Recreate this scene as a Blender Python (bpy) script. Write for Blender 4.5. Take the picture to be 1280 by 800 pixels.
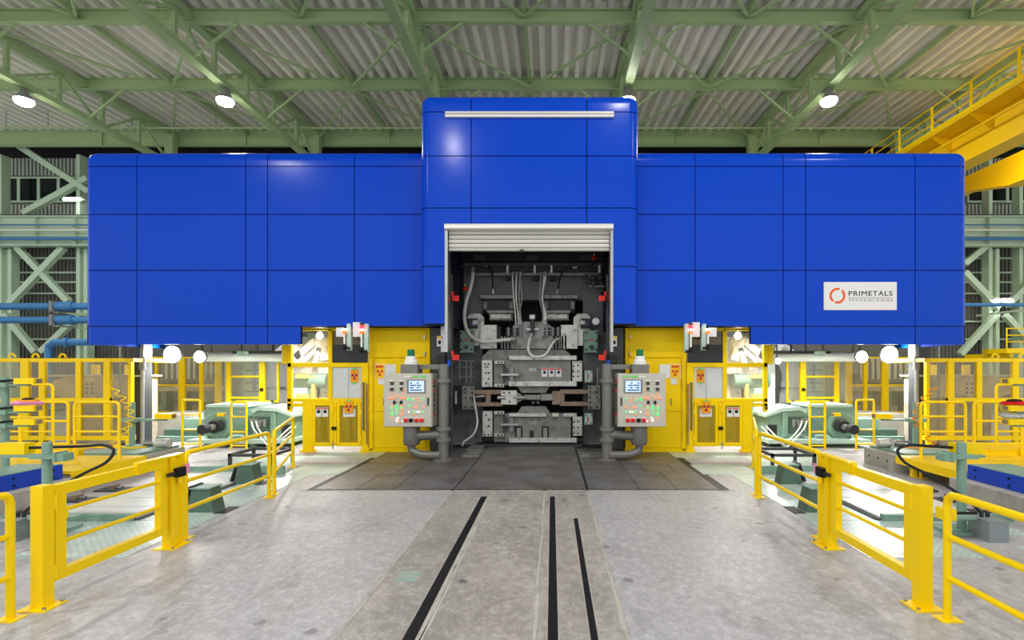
import bpy, math, random
from mathutils import Vector, Matrix
random.seed(7)
PI = math.pi
for o in list(bpy.data.objects): bpy.data.objects.remove(o)
SC = bpy.context.scene
COL = SC.collection

# ------------------------------------------------------------------ camera, light, exposure
F, VX, VY, CH = 660.0, 690.0, 460.0, 2.2          # focal length in pixels, vanishing point, eye height
XC = -0.64                                        # the mill's centre line
cam = bpy.data.cameras.new('camera'); camo = bpy.data.objects.new('camera', cam); COL.objects.link(camo)
camo.location = (0, 0, CH); camo.rotation_euler = (PI/2, 0, 0)
cam.sensor_width = 36; cam.lens = 36*F/1280
cam.shift_x = (640-VX)/1280; cam.shift_y = (VY-400)/1280
cam.clip_start = 0.05; cam.clip_end = 300
SC.camera = camo
world = bpy.data.worlds.new('hall_ambient'); SC.world = world; world.use_nodes = True
bg = world.node_tree.nodes['Background']; bg.inputs[0].default_value = (0.93, 0.97, 1.0, 1); bg.inputs[1].default_value = 0.88
vs = SC.view_settings
vs.view_transform = 'Standard'; vs.look = 'None'; vs.gamma = 1; vs.use_curve_mapping = False
vs.exposure = 0.66
HIGHBAY_W, FLOOD_W = 325, 85

# ------------------------------------------------------------------ materials
MATS = {}
def s2l(c): return tuple((x/255/12.92 if x/255 <= .04045 else ((x/255+.055)/1.055)**2.4) for x in c)
def mat(name, rgb, rough=.5, metal=0, var=.0, vscale=3, emis=None, estr=0, coat=0, bump=0, bscale=40, wear=None, wscale=2, spec=.3, crough=.12):
    m = bpy.data.materials.new(name); m.use_nodes = True; MATS[name] = m
    nt = m.node_tree; b = nt.nodes['Principled BSDF']
    c = (*s2l(rgb), 1); b.inputs['Base Color'].default_value = c
    b.inputs['Roughness'].default_value = rough; b.inputs['Metallic'].default_value = metal
    b.inputs['Specular IOR Level'].default_value = spec
    if coat: b.inputs['Coat Weight'].default_value = coat; b.inputs['Coat Roughness'].default_value = crough
    if emis: b.inputs['Emission Color'].default_value = (*s2l(emis), 1); b.inputs['Emission Strength'].default_value = estr
    if var or wear or bump:
        tc = nt.nodes.new('ShaderNodeTexCoord')
        ob = nt.nodes.new('ShaderNodeNewGeometry')
    if var:
        n = nt.nodes.new('ShaderNodeTexNoise'); n.inputs['Scale'].default_value = vscale; n.inputs['Detail'].default_value = 6
        nt.links.new(ob.outputs['Position'], n.inputs['Vector'])
        r = nt.nodes.new('ShaderNodeMapRange'); r.inputs[1].default_value = .3; r.inputs[2].default_value = .7
        r.inputs[3].default_value = 1-var; r.inputs[4].default_value = 1+var
        nt.links.new(n.outputs['Fac'], r.inputs[0])
        mx = nt.nodes.new('ShaderNodeMix'); mx.data_type = 'RGBA'; mx.blend_type = 'MULTIPLY'; mx.inputs[0].default_value = 1
        mx.inputs[6].default_value = c; nt.links.new(r.outputs[0], mx.inputs[7])
        out = mx.outputs[2]
        if wear:
            n2 = nt.nodes.new('ShaderNodeTexNoise'); n2.inputs['Scale'].default_value = wscale; n2.inputs['Detail'].default_value = 10; n2.inputs['Roughness'].default_value = .65
            nt.links.new(ob.outputs['Position'], n2.inputs['Vector'])
            r2 = nt.nodes.new('ShaderNodeMapRange'); r2.inputs[1].default_value = .52; r2.inputs[2].default_value = .68
            nt.links.new(n2.outputs['Fac'], r2.inputs[0])
            m2 = nt.nodes.new('ShaderNodeMix'); m2.data_type = 'RGBA'
            nt.links.new(r2.outputs[0], m2.inputs[0]); nt.links.new(out, m2.inputs[6]); m2.inputs[7].default_value = (*s2l(wear), 1)
            out = m2.outputs[2]
        nt.links.new(out, b.inputs['Base Color'])
    if bump:
        n3 = nt.nodes.new('ShaderNodeTexNoise'); n3.inputs['Scale'].default_value = bscale; n3.inputs['Detail'].default_value = 4
        nt.links.new(ob.outputs['Position'], n3.inputs['Vector'])
        bp = nt.nodes.new('ShaderNodeBump'); bp.inputs['Strength'].default_value = bump; bp.inputs['Distance'].default_value = .02
        nt.links.new(n3.outputs['Fac'], bp.inputs['Height']); nt.links.new(bp.outputs[0], b.inputs['Normal'])
    return m
def pane_mat(name, tint, haze, hazecol, gloss=.08):
    m = bpy.data.materials.new(name); m.use_nodes = True; MATS[name] = m; nt = m.node_tree
    for n in list(nt.nodes): nt.nodes.remove(n)
    out = nt.nodes.new('ShaderNodeOutputMaterial')
    t = nt.nodes.new('ShaderNodeBsdfTransparent'); t.inputs[0].default_value = (*tint, 1)
    d = nt.nodes.new('ShaderNodeBsdfDiffuse'); d.inputs[0].default_value = (*s2l(hazecol), 1)
    g = nt.nodes.new('ShaderNodeBsdfGlossy'); g.inputs['Roughness'].default_value = .08
    m1 = nt.nodes.new('ShaderNodeMixShader'); m1.inputs[0].default_value = haze
    m2 = nt.nodes.new('ShaderNodeMixShader'); m2.inputs[0].default_value = gloss
    nt.links.new(t.outputs[0], m1.inputs[1]); nt.links.new(d.outputs[0], m1.inputs[2])
    nt.links.new(m1.outputs[0], m2.inputs[1]); nt.links.new(g.outputs[0], m2.inputs[2]); nt.links.new(m2.outputs[0], out.inputs[0])
mat('blue', (0, 64, 190), .4, coat=.25, spec=.03, crough=.17)
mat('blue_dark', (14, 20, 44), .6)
mat('blue_beam', (0, 62, 190), .4, coat=.2)
mat('blue_pipe', (62, 120, 170), .4)
mat('yellow', (252, 212, 0), .35, coat=.05, spec=.2)
mat('yellow_cab', (248, 208, 0), .42, var=.05, vscale=1.3, spec=.15)
mat('yellow_floor', (240, 200, 20), .45, var=.08, vscale=3)
mat('crane_yellow', (236, 190, 6), .45)
mat('roof_green', (158, 182, 132), .5)
mat('wall_green', (186, 208, 180), .5)
mat('mint', (186, 212, 202), .45, var=.05, vscale=2)
mat('machine_green', (128, 160, 144), .45, var=.08, vscale=2.5)
mat('machine_green_dark', (84, 108, 96), .5, var=.1)
mat('roof_sheet', (232, 230, 218), .5, var=.06, vscale=.6)
mat('wall_sheet', (100, 100, 92), .6, var=.06, vscale=.5)
mat('wall_pale', (176, 180, 170), .6)
mat('window_dark', (12, 18, 22), .12)
mat('steel', (168, 168, 166), .3, metal=.85, var=.08, vscale=6)
mat('shutter', (222, 220, 214), .35, metal=.25)
mat('plate_light', (204, 202, 196), .42, metal=.3, var=.12, vscale=5, wear=(120, 116, 108), wscale=6)
mat('plate_mid', (146, 146, 142), .45, metal=.3, var=.15, vscale=4, wear=(92, 88, 82), wscale=5)
mat('chock', (134, 134, 129), .5, metal=.2, var=.12, vscale=4, wear=(104, 102, 98), wscale=5)
mat('housing', (116, 117, 119), .5, metal=.15, var=.15, vscale=2.5, wear=(88, 88, 88), wscale=2.5)
mat('rust', (150, 130, 114), .6, metal=.2, var=.2, vscale=6, wear=(108, 88, 74), wscale=7)
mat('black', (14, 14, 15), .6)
mat('dark', (44, 44, 46), .55)
mat('dark_grey', (66, 68, 70), .5)
mat('mid_grey', (128, 128, 126), .5)
mat('pole_grey', (122, 120, 116), .45, metal=.3)
mat('console', (196, 192, 180), .45)
mat('white', (236, 236, 232), .5)
mat('hose_white', (226, 224, 216), .45)
mat('hose_grey', (150, 150, 146), .4, metal=.3)
mat('rubber', (26, 27, 30), .5)
mat('red', (226, 32, 28), .45)
mat('red_tag', (240, 52, 46), .5)
mat('blue_tag', (20, 70, 200), .4)
mat('green_lens', (0, 110, 70), .3)
mat('orange_lens', (240, 110, 20), .4, emis=(255, 110, 20), estr=.8)
mat('red_lamp', (255, 60, 60), .4, emis=(255, 40, 50), estr=2.5)
mat('white_lamp', (255, 240, 230), .4, emis=(255, 235, 225), estr=2.0)
mat('lamp_lens', (255, 255, 255), .4, emis=(255, 250, 240), estr=60)
mat('tube_lens', (255, 255, 255), .4, emis=(250, 255, 255), estr=14)
mat('led_green', (60, 255, 120), .4, emis=(40, 255, 110), estr=.55)
mat('led_orange', (255, 150, 90), .4, emis=(255, 120, 60), estr=.6)
mat('led_white', (255, 250, 240), .4, emis=(255, 246, 236), estr=.45)
mat('screen', (190, 210, 240), .2, emis=(170, 200, 245), estr=.4)
mat('screen_dark', (40, 56, 80), .3, emis=(40, 60, 90), estr=.4)
mat('sign_white', (226, 226, 228), .6)
mat('patch', (150, 166, 154), .5, var=.1, vscale=8)
mat('sign_yellow', (250, 196, 20), .6)
mat('sign_orange', (240, 160, 10), .6)
mat('magenta', (150, 10, 70), .6)
mat('print_red', (214, 60, 40), .6)
mat('print_black', (30, 30, 32), .6)
mat('print_grey', (120, 120, 124), .6)
mat('logo_orange', (230, 92, 10), .6)
mat('green_tape', (130, 210, 110), .6)
mat('panel_grey', (206, 210, 208), .4, var=.04)
mat('panel_black', (48, 50, 52), .45)
mat('concrete', (176, 172, 162), .8, var=.12, vscale=2.5, wear=(150, 146, 136), wscale=3, bump=.15)
mat('hatch', (214, 218, 214), .3, var=.06, vscale=2)  # white plates, paler still for the lamps' reflection put into the colour
mat('pink', (236, 150, 190), .7)
mat('orange_hose', (240, 150, 10), .4)
mat('box_grey', (150, 156, 160), .4, metal=.4)
mat('glove', (190, 192, 190), .8, var=.15, vscale=20)
mat('cardboard', (226, 196, 110), .7)
mat('coil_cover', (212, 200, 178), .4, metal=.3, var=.12, vscale=2, wear=(150, 120, 96), wscale=1.6)
pane_mat('pane_clear', (.97, .96, .93), .06, (230, 225, 205), .05)
pane_mat('pane_smoke', (.88, .85, .74), .13, (206, 196, 160), .04)
pane_mat('pane_mesh', (.70, .62, .22), .45, (190, 160, 30), .04)
pane_mat('pane_brown', (.42, .33, .10), .5, (120, 92, 24), .05)

def floor_material():
    m = bpy.data.materials.new('concrete_floor'); m.use_nodes = True; MATS['floor'] = m; nt = m.node_tree; b = nt.nodes['Principled BSDF']
    N = nt.nodes.new; L = nt.links.new
    g = N('ShaderNodeNewGeometry')
    def noise(scale, detail, rough, vec=None, sc=None):
        n = N('ShaderNodeTexNoise'); n.inputs['Scale'].default_value = scale; n.inputs['Detail'].default_value = detail; n.inputs['Roughness'].default_value = rough
        if sc:
            mp = N('ShaderNodeMapping'); mp.inputs['Scale'].default_value = sc[:3]
            if len(sc) > 3: mp.inputs['Rotation'].default_value = (0, 0, sc[3])
            L(g.outputs['Position'], mp.inputs[0]); L(mp.outputs[0], n.inputs['Vector'])
        else: L(g.outputs['Position'], n.inputs['Vector'])
        return n
    def rng(src, a, b_, c, d):
        r = N('ShaderNodeMapRange'); r.inputs[1].default_value = a; r.inputs[2].default_value = b_; r.inputs[3].default_value = c; r.inputs[4].default_value = d
        L(src, r.inputs[0]); return r.outputs[0]
    def mix(f, a, c, blend='MIX'):
        x = N('ShaderNodeMix'); x.data_type = 'RGBA'; x.blend_type = blend
        if isinstance(f, float): x.inputs[0].default_value = f
        else: L(f, x.inputs[0])
        for s, v in ((6, a), (7, c)):
            if isinstance(v, tuple): x.inputs[s].default_value = (*s2l(v), 1)
            else: L(v, x.inputs[s])
        return x.outputs[2]
    big = noise(.45, 8, .6); stain = noise(1.3, 9, .68, sc=(1, .45, 1, .25)); fine = noise(26, 5, .7); grit = noise(110, 2, .6)
    c = mix(rng(big.outputs['Fac'], .35, .68, 0, 1), (184, 183, 184), (162, 160, 160))
    c = mix(rng(stain.outputs['Fac'], .54, .70, 0, .75), c, (112, 109, 108))
    c = mix(rng(fine.outputs['Fac'], .42, .70, 0, .5), c, (132, 130, 130))
    c = mix(rng(grit.outputs['Fac'], .5, .7, 0, .5), c, (214, 213, 213))
    mott = noise(11, 12, .8, sc=(1, .7, 1, .3)); vein = noise(2.2, 12, .8, sc=(1, .6, 1, -.5))
    c = mix(rng(mott.outputs['Fac'], .42, .68, .0, .6), c, (138, 135, 134))
    c = mix(rng(mott.outputs['Fac'], .50, .34, .0, .65), c, (206, 203, 203))
    c = mix(rng(vein.outputs['Fac'], .58, .70, .0, .7), c, (104, 101, 99))
    vo = N('ShaderNodeTexVoronoi'); vo.inputs['Scale'].default_value = 1.7; L(g.outputs['Position'], vo.inputs['Vector'])
    vs_ = noise(9, 5, .7); va = N('ShaderNodeMath'); va.operation = 'ADD'; L(vo.outputs['Distance'], va.inputs[0])
    L(rng(vs_.outputs['Fac'], .3, .7, -.07, .07), va.inputs[1])
    spot = rng(va.outputs[0], .05, .12, .75, 0)
    c = mix(spot, c, (112, 108, 105))
    # the cast strip between the rails is warmer and dirtier than the slabs beside it
    sx = N('ShaderNodeSeparateXYZ'); L(g.outputs['Position'], sx.inputs[0])
    band = N('ShaderNodeMath'); band.operation = 'MULTIPLY'
    lo = rng(sx.outputs[0], -1.82, -1.76, 0, 1); hi = rng(sx.outputs[0], .60, .66, 1, 0); L(lo, band.inputs[0]); L(hi, band.inputs[1])
    dirt = noise(1.1, 9, .7, sc=(1, .5, 1))
    cb = mix(rng(dirt.outputs['Fac'], .36, .66, 0, 1), (198, 192, 184), (146, 140, 133))
    cb = mix(rng(fine.outputs['Fac'], .4, .75, 0, .5), cb, (108, 103, 98))
    cb = mix(rng(mott.outputs['Fac'], .40, .66, .0, .65), cb, (116, 110, 104))
    cb = mix(rng(mott.outputs['Fac'], .48, .34, .0, .7), cb, (188, 183, 176))
    cb = mix(spot, cb, (78, 74, 70))
    c = mix(band.outputs[0], c, cb)
    L(c, b.inputs['Base Color'])
    L(rng(big.outputs['Fac'], .3, .7, .34, .55), b.inputs['Roughness'])
    bp = N('ShaderNodeBump'); bp.inputs['Strength'].default_value = .18; bp.inputs['Distance'].default_value = .01
    L(fine.outputs['Fac'], bp.inputs['Height']); L(bp.outputs[0], b.inputs['Normal'])
floor_material()
def checker_material(name, ca, cb, rough, pitch, strength, metal):
    m = bpy.data.materials.new(name); m.use_nodes = True; MATS[name] = m; nt = m.node_tree; b = nt.nodes['Principled BSDF']
    N = nt.nodes.new; L = nt.links.new
    g = N('ShaderNodeNewGeometry')
    n = N('ShaderNodeTexNoise'); n.inputs['Scale'].default_value = 1.6; n.inputs['Detail'].default_value = 8; L(g.outputs['Position'], n.inputs['Vector'])
    r = N('ShaderNodeMapRange'); r.inputs[1].default_value = .35; r.inputs[2].default_value = .68; L(n.outputs['Fac'], r.inputs[0])
    x = N('ShaderNodeMix'); x.data_type = 'RGBA'; L(r.outputs[0], x.inputs[0]); x.inputs[6].default_value = (*s2l(ca), 1); x.inputs[7].default_value = (*s2l(cb), 1)
    mp = N('ShaderNodeMapping'); mp.inputs['Scale'].default_value = (1/pitch, 1/pitch, 0); L(g.outputs['Position'], mp.inputs[0])
    ck = N('ShaderNodeTexChecker'); ck.inputs['Scale'].default_value = 1; L(mp.outputs[0], ck.inputs['Vector'])
    x2 = N('ShaderNodeMix'); x2.data_type = 'RGBA'; x2.blend_type = 'MULTIPLY'; x2.inputs[0].default_value = strength
    L(x.outputs[2], x2.inputs[6]); ck.inputs[1].default_value = (1.15, 1.15, 1.15, 1); ck.inputs[2].default_value = (.62, .62, .62, 1); L(ck.outputs[0], x2.inputs[7])
    L(x2.outputs[2], b.inputs['Base Color']); b.inputs['Roughness'].default_value = rough; b.inputs['Metallic'].default_value = metal
    bp = N('ShaderNodeBump'); bp.inputs['Strength'].default_value = .35; bp.inputs['Distance'].default_value = .004; L(ck.outputs[1], bp.inputs['Height']); L(bp.outputs[0], b.inputs['Normal'])
checker_material('checker_dark', (126, 125, 127), (98, 92, 86), .42, .085, 1.0, .2)
checker_material('checker_mint', (198, 216, 208), (176, 192, 184), .34, .05, .35, .1)

# ------------------------------------------------------------------ helpers
def W(px, py, Y): return Vector(((px-VX)*Y/F, Y, CH-(py-VY)*Y/F))      # a point of the photo at its real distance Y
def XX(px, Y): return (px-VX)*Y/F
def ZZ(py, Y): return CH-(py-VY)*Y/F
def mx(x): return 2*XC-x
ROOT = {}
def mval(o): return o.data
class MB:
    def __init__(s): s.v = []; s.f = []
    def add(s, v, f):
        b = len(s.v); s.v += [tuple(p) for p in v]; s.f += [tuple(i+b for i in q) for q in f]; return s
    def box(s, x0, x1, y0, y1, z0, z1):
        if x0 > x1: x0, x1 = x1, x0
        if y0 > y1: y0, y1 = y1, y0
        if z0 > z1: z0, z1 = z1, z0
        return s.add([(x0,y0,z0),(x1,y0,z0),(x1,y1,z0),(x0,y1,z0),(x0,y0,z1),(x1,y0,z1),(x1,y1,z1),(x0,y1,z1)],
                     [(0,3,2,1),(4,5,6,7),(0,1,5,4),(1,2,6,5),(2,3,7,6),(3,0,4,7)])
    def cham(s, x0, x1, y0, y1, z0, z1, c=.02):          # a box with its front and top edges broken
        if x0 > x1: x0, x1 = x1, x0
        if z0 > z1: z0, z1 = z1, z0
        A = [(x0,z0),(x1,z0),(x1,z1),(x0,z1)]; B = [(x0+c,z0+c),(x1-c,z0+c),(x1-c,z1-c),(x0+c,z1-c)]
        v = [(x,y1,z) for x,z in A]+[(x,y0+c,z) for x,z in A]+[(x,y0,z) for x,z in B]
        f = [(0,1,2,3)[::1],(8,9,10,11)]
        f = [(3,2,1,0),(8,9,10,11)]
        for k in range(4):
            n = (k+1) % 4; f += [(k,n,4+n,4+k),(4+k,4+n,8+n,8+k)]
        return s.add(v, f)
    def pbox(s, px0, py0, px1, py1, Y, th, c=0):
        a = W(px0,py0,Y); b = W(px1,py1,Y)
        return s.cham(a.x,b.x,Y,Y+th,b.z,a.z,c) if c else s.box(a.x,b.x,Y,Y+th,a.z,b.z)
    def cyl(s, p0, p1, r, n=12, r2=None, cap=True):
        p0 = Vector(p0); p1 = Vector(p1); r2 = r if r2 is None else r2; d = (p1-p0).normalized()
        u = d.orthogonal().normalized(); w = d.cross(u); v = []
        for p, R in ((p0,r),(p1,r2)):
            for k in range(n): a = 2*PI*k/n; v.append(p+u*math.cos(a)*R+w*math.sin(a)*R)
        f = [(k,(k+1)%n,n+(k+1)%n,n+k) for k in range(n)]
        if cap: f += [tuple(range(n-1,-1,-1)), tuple(range(n,2*n))]
        return s.add(v, f)
    def bar(s, p0, p1, w, h=None, up=(0,0,1)):            # rectangular bar between two points
        p0 = Vector(p0); p1 = Vector(p1); h = w if h is None else h; d = (p1-p0).normalized(); up = Vector(up)
        if abs(d.dot(up)) > .98: up = Vector((0,1,0)) if abs(d.y) < .9 else Vector((1,0,0))
        u = d.cross(up).normalized(); t = u.cross(d)
        v = []
        for p in (p0,p1):
            for a,b in ((-1,-1),(1,-1),(1,1),(-1,1)): v.append(p+u*a*w/2+t*b*h/2)
        return s.add(v, [(0,1,2,3),(7,6,5,4),(0,4,5,1),(1,5,6,2),(2,6,7,3),(3,7,4,0)])
    def tube(s, pts, r, n=8):
        pts = [Vector(p) for p in pts]; u = None; v = []; m = len(pts)
        for i, p in enumerate(pts):
            d = (pts[min(i+1,m-1)]-pts[max(i-1,0)]).normalized()
            u = d.orthogonal().normalized() if u is None else (u-d*u.dot(d)).normalized()
            w = d.cross(u)
            for k in range(n): a = 2*PI*k/n; v.append(p+u*math.cos(a)*r+w*math.sin(a)*r)
        f = [(i*n+k, i*n+(k+1)%n, (i+1)*n+(k+1)%n, (i+1)*n+k) for i in range(m-1) for k in range(n)]
        f += [tuple(range(n-1,-1,-1)), tuple(range((m-1)*n, m*n))]
        return s.add(v, f)
    def prism(s, poly, axis, a, b):                       # polygon in the plane across `axis`, from a to b
        n = len(poly); v = []
        for t in (a,b):
            for p,q in poly: v.append({'x':(t,p,q),'y':(p,t,q),'z':(p,q,t)}[axis])
        return s.add(v, [tuple(range(n)), tuple(range(2*n-1,n-1,-1))]+[(k,n+k,n+(k+1)%n,(k+1)%n) for k in range(n)])
    def pprism(s, poly, Y, th):
        return s.prism([(XX(x,Y),ZZ(y,Y)) for x,y in poly], 'y', Y, Y+th)
    def ibeam(s, p0, p1, w, h, t=.03):
        p0 = Vector(p0); p1 = Vector(p1); d = (p1-p0).normalized(); u = d.cross(Vector((0,0,1))).normalized(); up = u.cross(d)
        s.bar(p0+up*(h/2-t/2), p1+up*(h/2-t/2), w, t); s.bar(p0-up*(h/2-t/2), p1-up*(h/2-t/2), w, t); s.bar(p0, p1, t, h-t)
        return s
    def lathe(s, prof, c, n=16, axis='z'):                # profile of (radius, height) about an axis through c
        c = Vector(c); v = []
        for r,h in prof:
            for k in range(n):
                a = 2*PI*k/n; q = (r*math.cos(a), r*math.sin(a))
                v.append(c+Vector({'z':(q[0],q[1],h),'y':(q[0],h,q[1]),'x':(h,q[0],q[1])}[axis]))
        m = len(prof); f = [(i*n+k, i*n+(k+1)%n, (i+1)*n+(k+1)%n, (i+1)*n+k) for i in range(m-1) for k in range(n)]
        f += [tuple(range(n-1,-1,-1)), tuple(range((m-1)*n, m*n))]
        return s.add(v, f)
    def build(s, name, material, parent=None, mir=False, smooth=False, **props):
        base = ROOT.get(parent.name, Vector()) if parent else Vector()
        if mir: vv = [(mx(x)-base.x, y-base.y, z-base.z) for x,y,z in s.v]; ff = [q[::-1] for q in s.f]
        else: vv = [(x-base.x, y-base.y, z-base.z) for x,y,z in s.v]; ff = s.f
        me = bpy.data.meshes.new(name); me.from_pydata(vv, [], ff)
        import bmesh
        bm = bmesh.new(); bm.from_mesh(me); bmesh.ops.recalc_face_normals(bm, faces=bm.faces); bm.to_mesh(me); bm.free()
        me.materials.append(MATS[material])
        if smooth:
            for p in me.polygons: p.use_smooth = True
            try: me.set_sharp_from_angle(angle=math.radians(35))
            except Exception: pass
        o = bpy.data.objects.new(name, me); COL.objects.link(o)
        if parent: o.parent = parent; ROOT[o.name] = base
        for k, q in props.items(): o[k] = q
        return o
def thing(name, label, cat, loc, group=None, mir=False):
    o = bpy.data.objects.new(name, None); COL.objects.link(o)
    loc = Vector(loc); loc = Vector((mx(loc.x), loc.y, loc.z)) if mir else loc
    o.location = loc; o.empty_display_size = .1; ROOT[o.name] = loc.copy()
    o['label'] = label; o['category'] = cat
    if group: o['group'] = group
    return o
def tag(o, label, cat, group=None):
    o['label'] = label; o['category'] = cat
    if group: o['group'] = group
    return o
def struct(o, label=None):
    o['kind'] = 'structure'
    if label: o['label'] = label
    return o
def same(src, name, loc, parent, material=None):          # another piece that shares the mesh of src, shifted by loc (local)
    o = bpy.data.objects.new(name, src.data); COL.objects.link(o); o.parent = parent; o.location = loc; ROOT[o.name] = ROOT.get(parent.name, Vector())
    return o
def text_part(body, size, loc, material, parent, rot=(PI/2,0,0), name='letter', space=1, width=None, bold=0):
    cu = bpy.data.curves.new('t', 'FONT'); cu.body = body; cu.size = size; cu.align_x = 'CENTER'; cu.align_y = 'CENTER'; cu.extrude = .003; cu.space_character = space; cu.offset = bold
    t = bpy.data.objects.new('t', cu); COL.objects.link(t); bpy.context.view_layer.update()
    me = bpy.data.meshes.new_from_object(t.evaluated_get(bpy.context.evaluated_depsgraph_get()))
    bpy.data.objects.remove(t); me.materials.clear(); me.materials.append(MATS[material])
    xs = [v.co.x for v in me.vertices]; k = width/(max(xs)-min(xs)) if width else 1
    for v in me.vertices: v.co.x *= k
    base = ROOT.get(parent.name, Vector()); n = len(me.vertices); root = list(range(n))       # one object for each letter
    def find(i):
        while root[i] != i: root[i] = root[root[i]]; i = root[i]
        return i
    for e in me.edges: root[find(e.vertices[0])] = find(e.vertices[1])
    groups = {}
    for p in me.polygons: groups.setdefault(find(p.vertices[0]), []).append(list(p.vertices))
    for fs in groups.values():
        ids = sorted({i for q in fs for i in q}); mp = {i: k for k, i in enumerate(ids)}
        m2 = bpy.data.meshes.new('letter'); m2.from_pydata([me.vertices[i].co for i in ids], [], [[mp[i] for i in q] for q in fs]); m2.materials.append(MATS[material])
        o = bpy.data.objects.new(name, m2); COL.objects.link(o); o.rotation_euler = rot; o.location = Vector(loc)-base; o.parent = parent; ROOT[o.name] = base
def smooth_path(pts, k=6):                                # Catmull-Rom through the points
    P = [Vector(p) for p in pts]; out = []
    for i in range(len(P)-1):
        a, b, c, d = P[max(i-1,0)], P[i], P[i+1], P[min(i+2,len(P)-1)]
        for j in range(k):
            t = j/k; out.append(.5*((2*b)+(c-a)*t+(2*a-5*b+4*c-d)*t*t+(3*b-a-3*c+d)*t**3))
    return out+[P[-1]]
def trefoil(c, r, parent, mir, material='magenta', y=.0):
    for k in range(3):
        a0 = PI/2+k*2*PI/3-PI/6+PI; v = [(c[0]+q*math.cos(a0+PI/3*j/4), c[2]+q*math.sin(a0+PI/3*j/4)) for q, J in ((r*.32, range(5)), (r, range(4,-1,-1))) for j in J]
        MB().prism(v, 'y', c[1]-.004, c[1]).build('trefoil_blade', material, parent, mir)
    MB().lathe([(.0001,-.004),(r*.2,-.004),(r*.2,0)], c, 10, 'y').build('trefoil_hub', material, parent, mir)
SIDES = ((False, 'away from the signboard'), (True, 'on the signboard side'))     # left-hand measurements, then mirrored

# ================================================================== the setting
floor = struct(MB().box(-42, 38, -10, 34, -.3, 0).build('floor', 'floor'), 'worn grey concrete mill floor with rail slots')
YB = 31.0                                                  # far wall
# roof sheet: deep folded profile running away from the camera, rising slightly towards the far wall
def roof_z(y): return 14.80+.035*(y-18.6)
mb = MB(); prof = []; x = -42.0
while x < 38: prof += [(x,0),(x+.17,0),(x+.23,.26),(x+.44,.26)]; x += .5
n = len(prof); ys = (-10, 34)
mb.add([(px, y, roof_z(y)+h) for y in ys for px, h in prof]+[(px, y, roof_z(y)+h+.02) for y in ys for px, h in prof],
       [(k,k+1,n+k+1,n+k) for k in range(n-1)]+[(2*n+k,2*n+k+1,3*n+k+1,3*n+k) for k in range(n-1)])
ceil = struct(mb.build('ceiling', 'roof_sheet'), 'folded metal roof sheeting seen from below')
BEAMS = ((18.6, .45), (23.3, .48), (28.9, .82))
lab = ['pale green roof beam closest above the camera, lowest flange cut by trusses', 'pale green roof beam midway between the other two', 'deep pale green eaves beam above the far wall']
for (y, d), l in zip(BEAMS, lab):
    zt = roof_z(y)-.01
    t = thing('roof_beam', l, 'beam', (XC, y, zt-d), 'roof beams across the hall')
    MB().box(-40,36,y-.11,y+.11,zt-d,zt-d+.03).build('lower_flange', 'roof_green', t)
    MB().box(-40,36,y-.11,y+.11,zt-.03,zt).build('upper_flange', 'roof_green', t)
    MB().box(-40,36,y-.012,y+.012,zt-d+.03,zt-.03).build('web', 'roof_green', t)
    for k in range(-5, 5):
        xm = -1.05+7.85*k
        if y > 28: MB().box(xm-.04,xm+.04,y-.10,y-.012,zt-d+.03,zt-.03).build('stiffener', 'roof_green', t)
TX = [-20.6+7.85*k for k in range(6)]
tl = ['roof truss nearest the far end above the plain wing end', 'roof truss above the plain wing of the blue enclosure', 'roof truss running behind the plain edge of the blue tower',
      'roof truss running behind the signboard edge of the blue tower', 'roof truss above the wing that carries the signboard', 'roof truss above the yellow overhead crane']
for i, x in enumerate(TX):
    t = thing('roof_truss', 'pale green '+tl[i], 'truss', (x, 10, 13.2), 'roof trusses along the hall')
    y0, y1 = 9.0, 28.75
    zb = 13.12
    mb = MB(); mb.box(x-.17,x+.17,y0,y1,zb-.015,zb+.015); mb.box(x-.17,x-.14,y0,y1,zb+.015,zb+.2); mb.box(x+.14,x+.17,y0,y1,zb+.015,zb+.2)
    mb.build('bottom_chord', 'roof_green', t)
    MB().bar((x,y0,roof_z(y0)-.28),(x,y1,roof_z(y1)-.28),.34,.26).build('top_chord', 'roof_green', t)
    N = 9
    for k in range(N+1):
        y = y0+.3+(y1-y0-.6)*k/N; zt = roof_z(y)-.4
        MB().box(x-.07,x+.07,y-.07,y+.07,zb+.02,zt).build('web_post', 'roof_green', t)
        if k < N:
            ya, yb = y, y0+.3+(y1-y0-.6)*(k+1)/N
            a, b = ((x,ya,zb+.1),(x,yb,roof_z(yb)-.42)) if k % 2 else ((x,ya,zt),(x,yb,zb+.1))
            MB().bar(a,b,.1,.1).build('web_diagonal', 'roof_green', t)
        MB().box(x-.15,x+.15,y-.02,y+.02,zb-.02,zb+.24).build('gusset', 'roof_green', t)
    for y, d in BEAMS[:2]:                                   # knee braces up to the cross beams
        for s in (-1, 1): MB().bar((x+s*.12,y,zb+.05),(x+s*1.75,y,roof_z(y)-d+.02),.09,.07).build('knee_brace', 'roof_green', t)
    MB().box(x-.22,x+.22,28.35,28.75,zb-.4,roof_z(28.5)-.3).build('end_post', 'roof_green', t)
PB = [((BEAMS[0][0]), (BEAMS[1][0])), (BEAMS[1][0], BEAMS[2][0])]
names = ['over the plain wing end', 'over the plain wing', 'behind the blue tower', 'over the signboard wing', 'beside the overhead crane']
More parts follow.
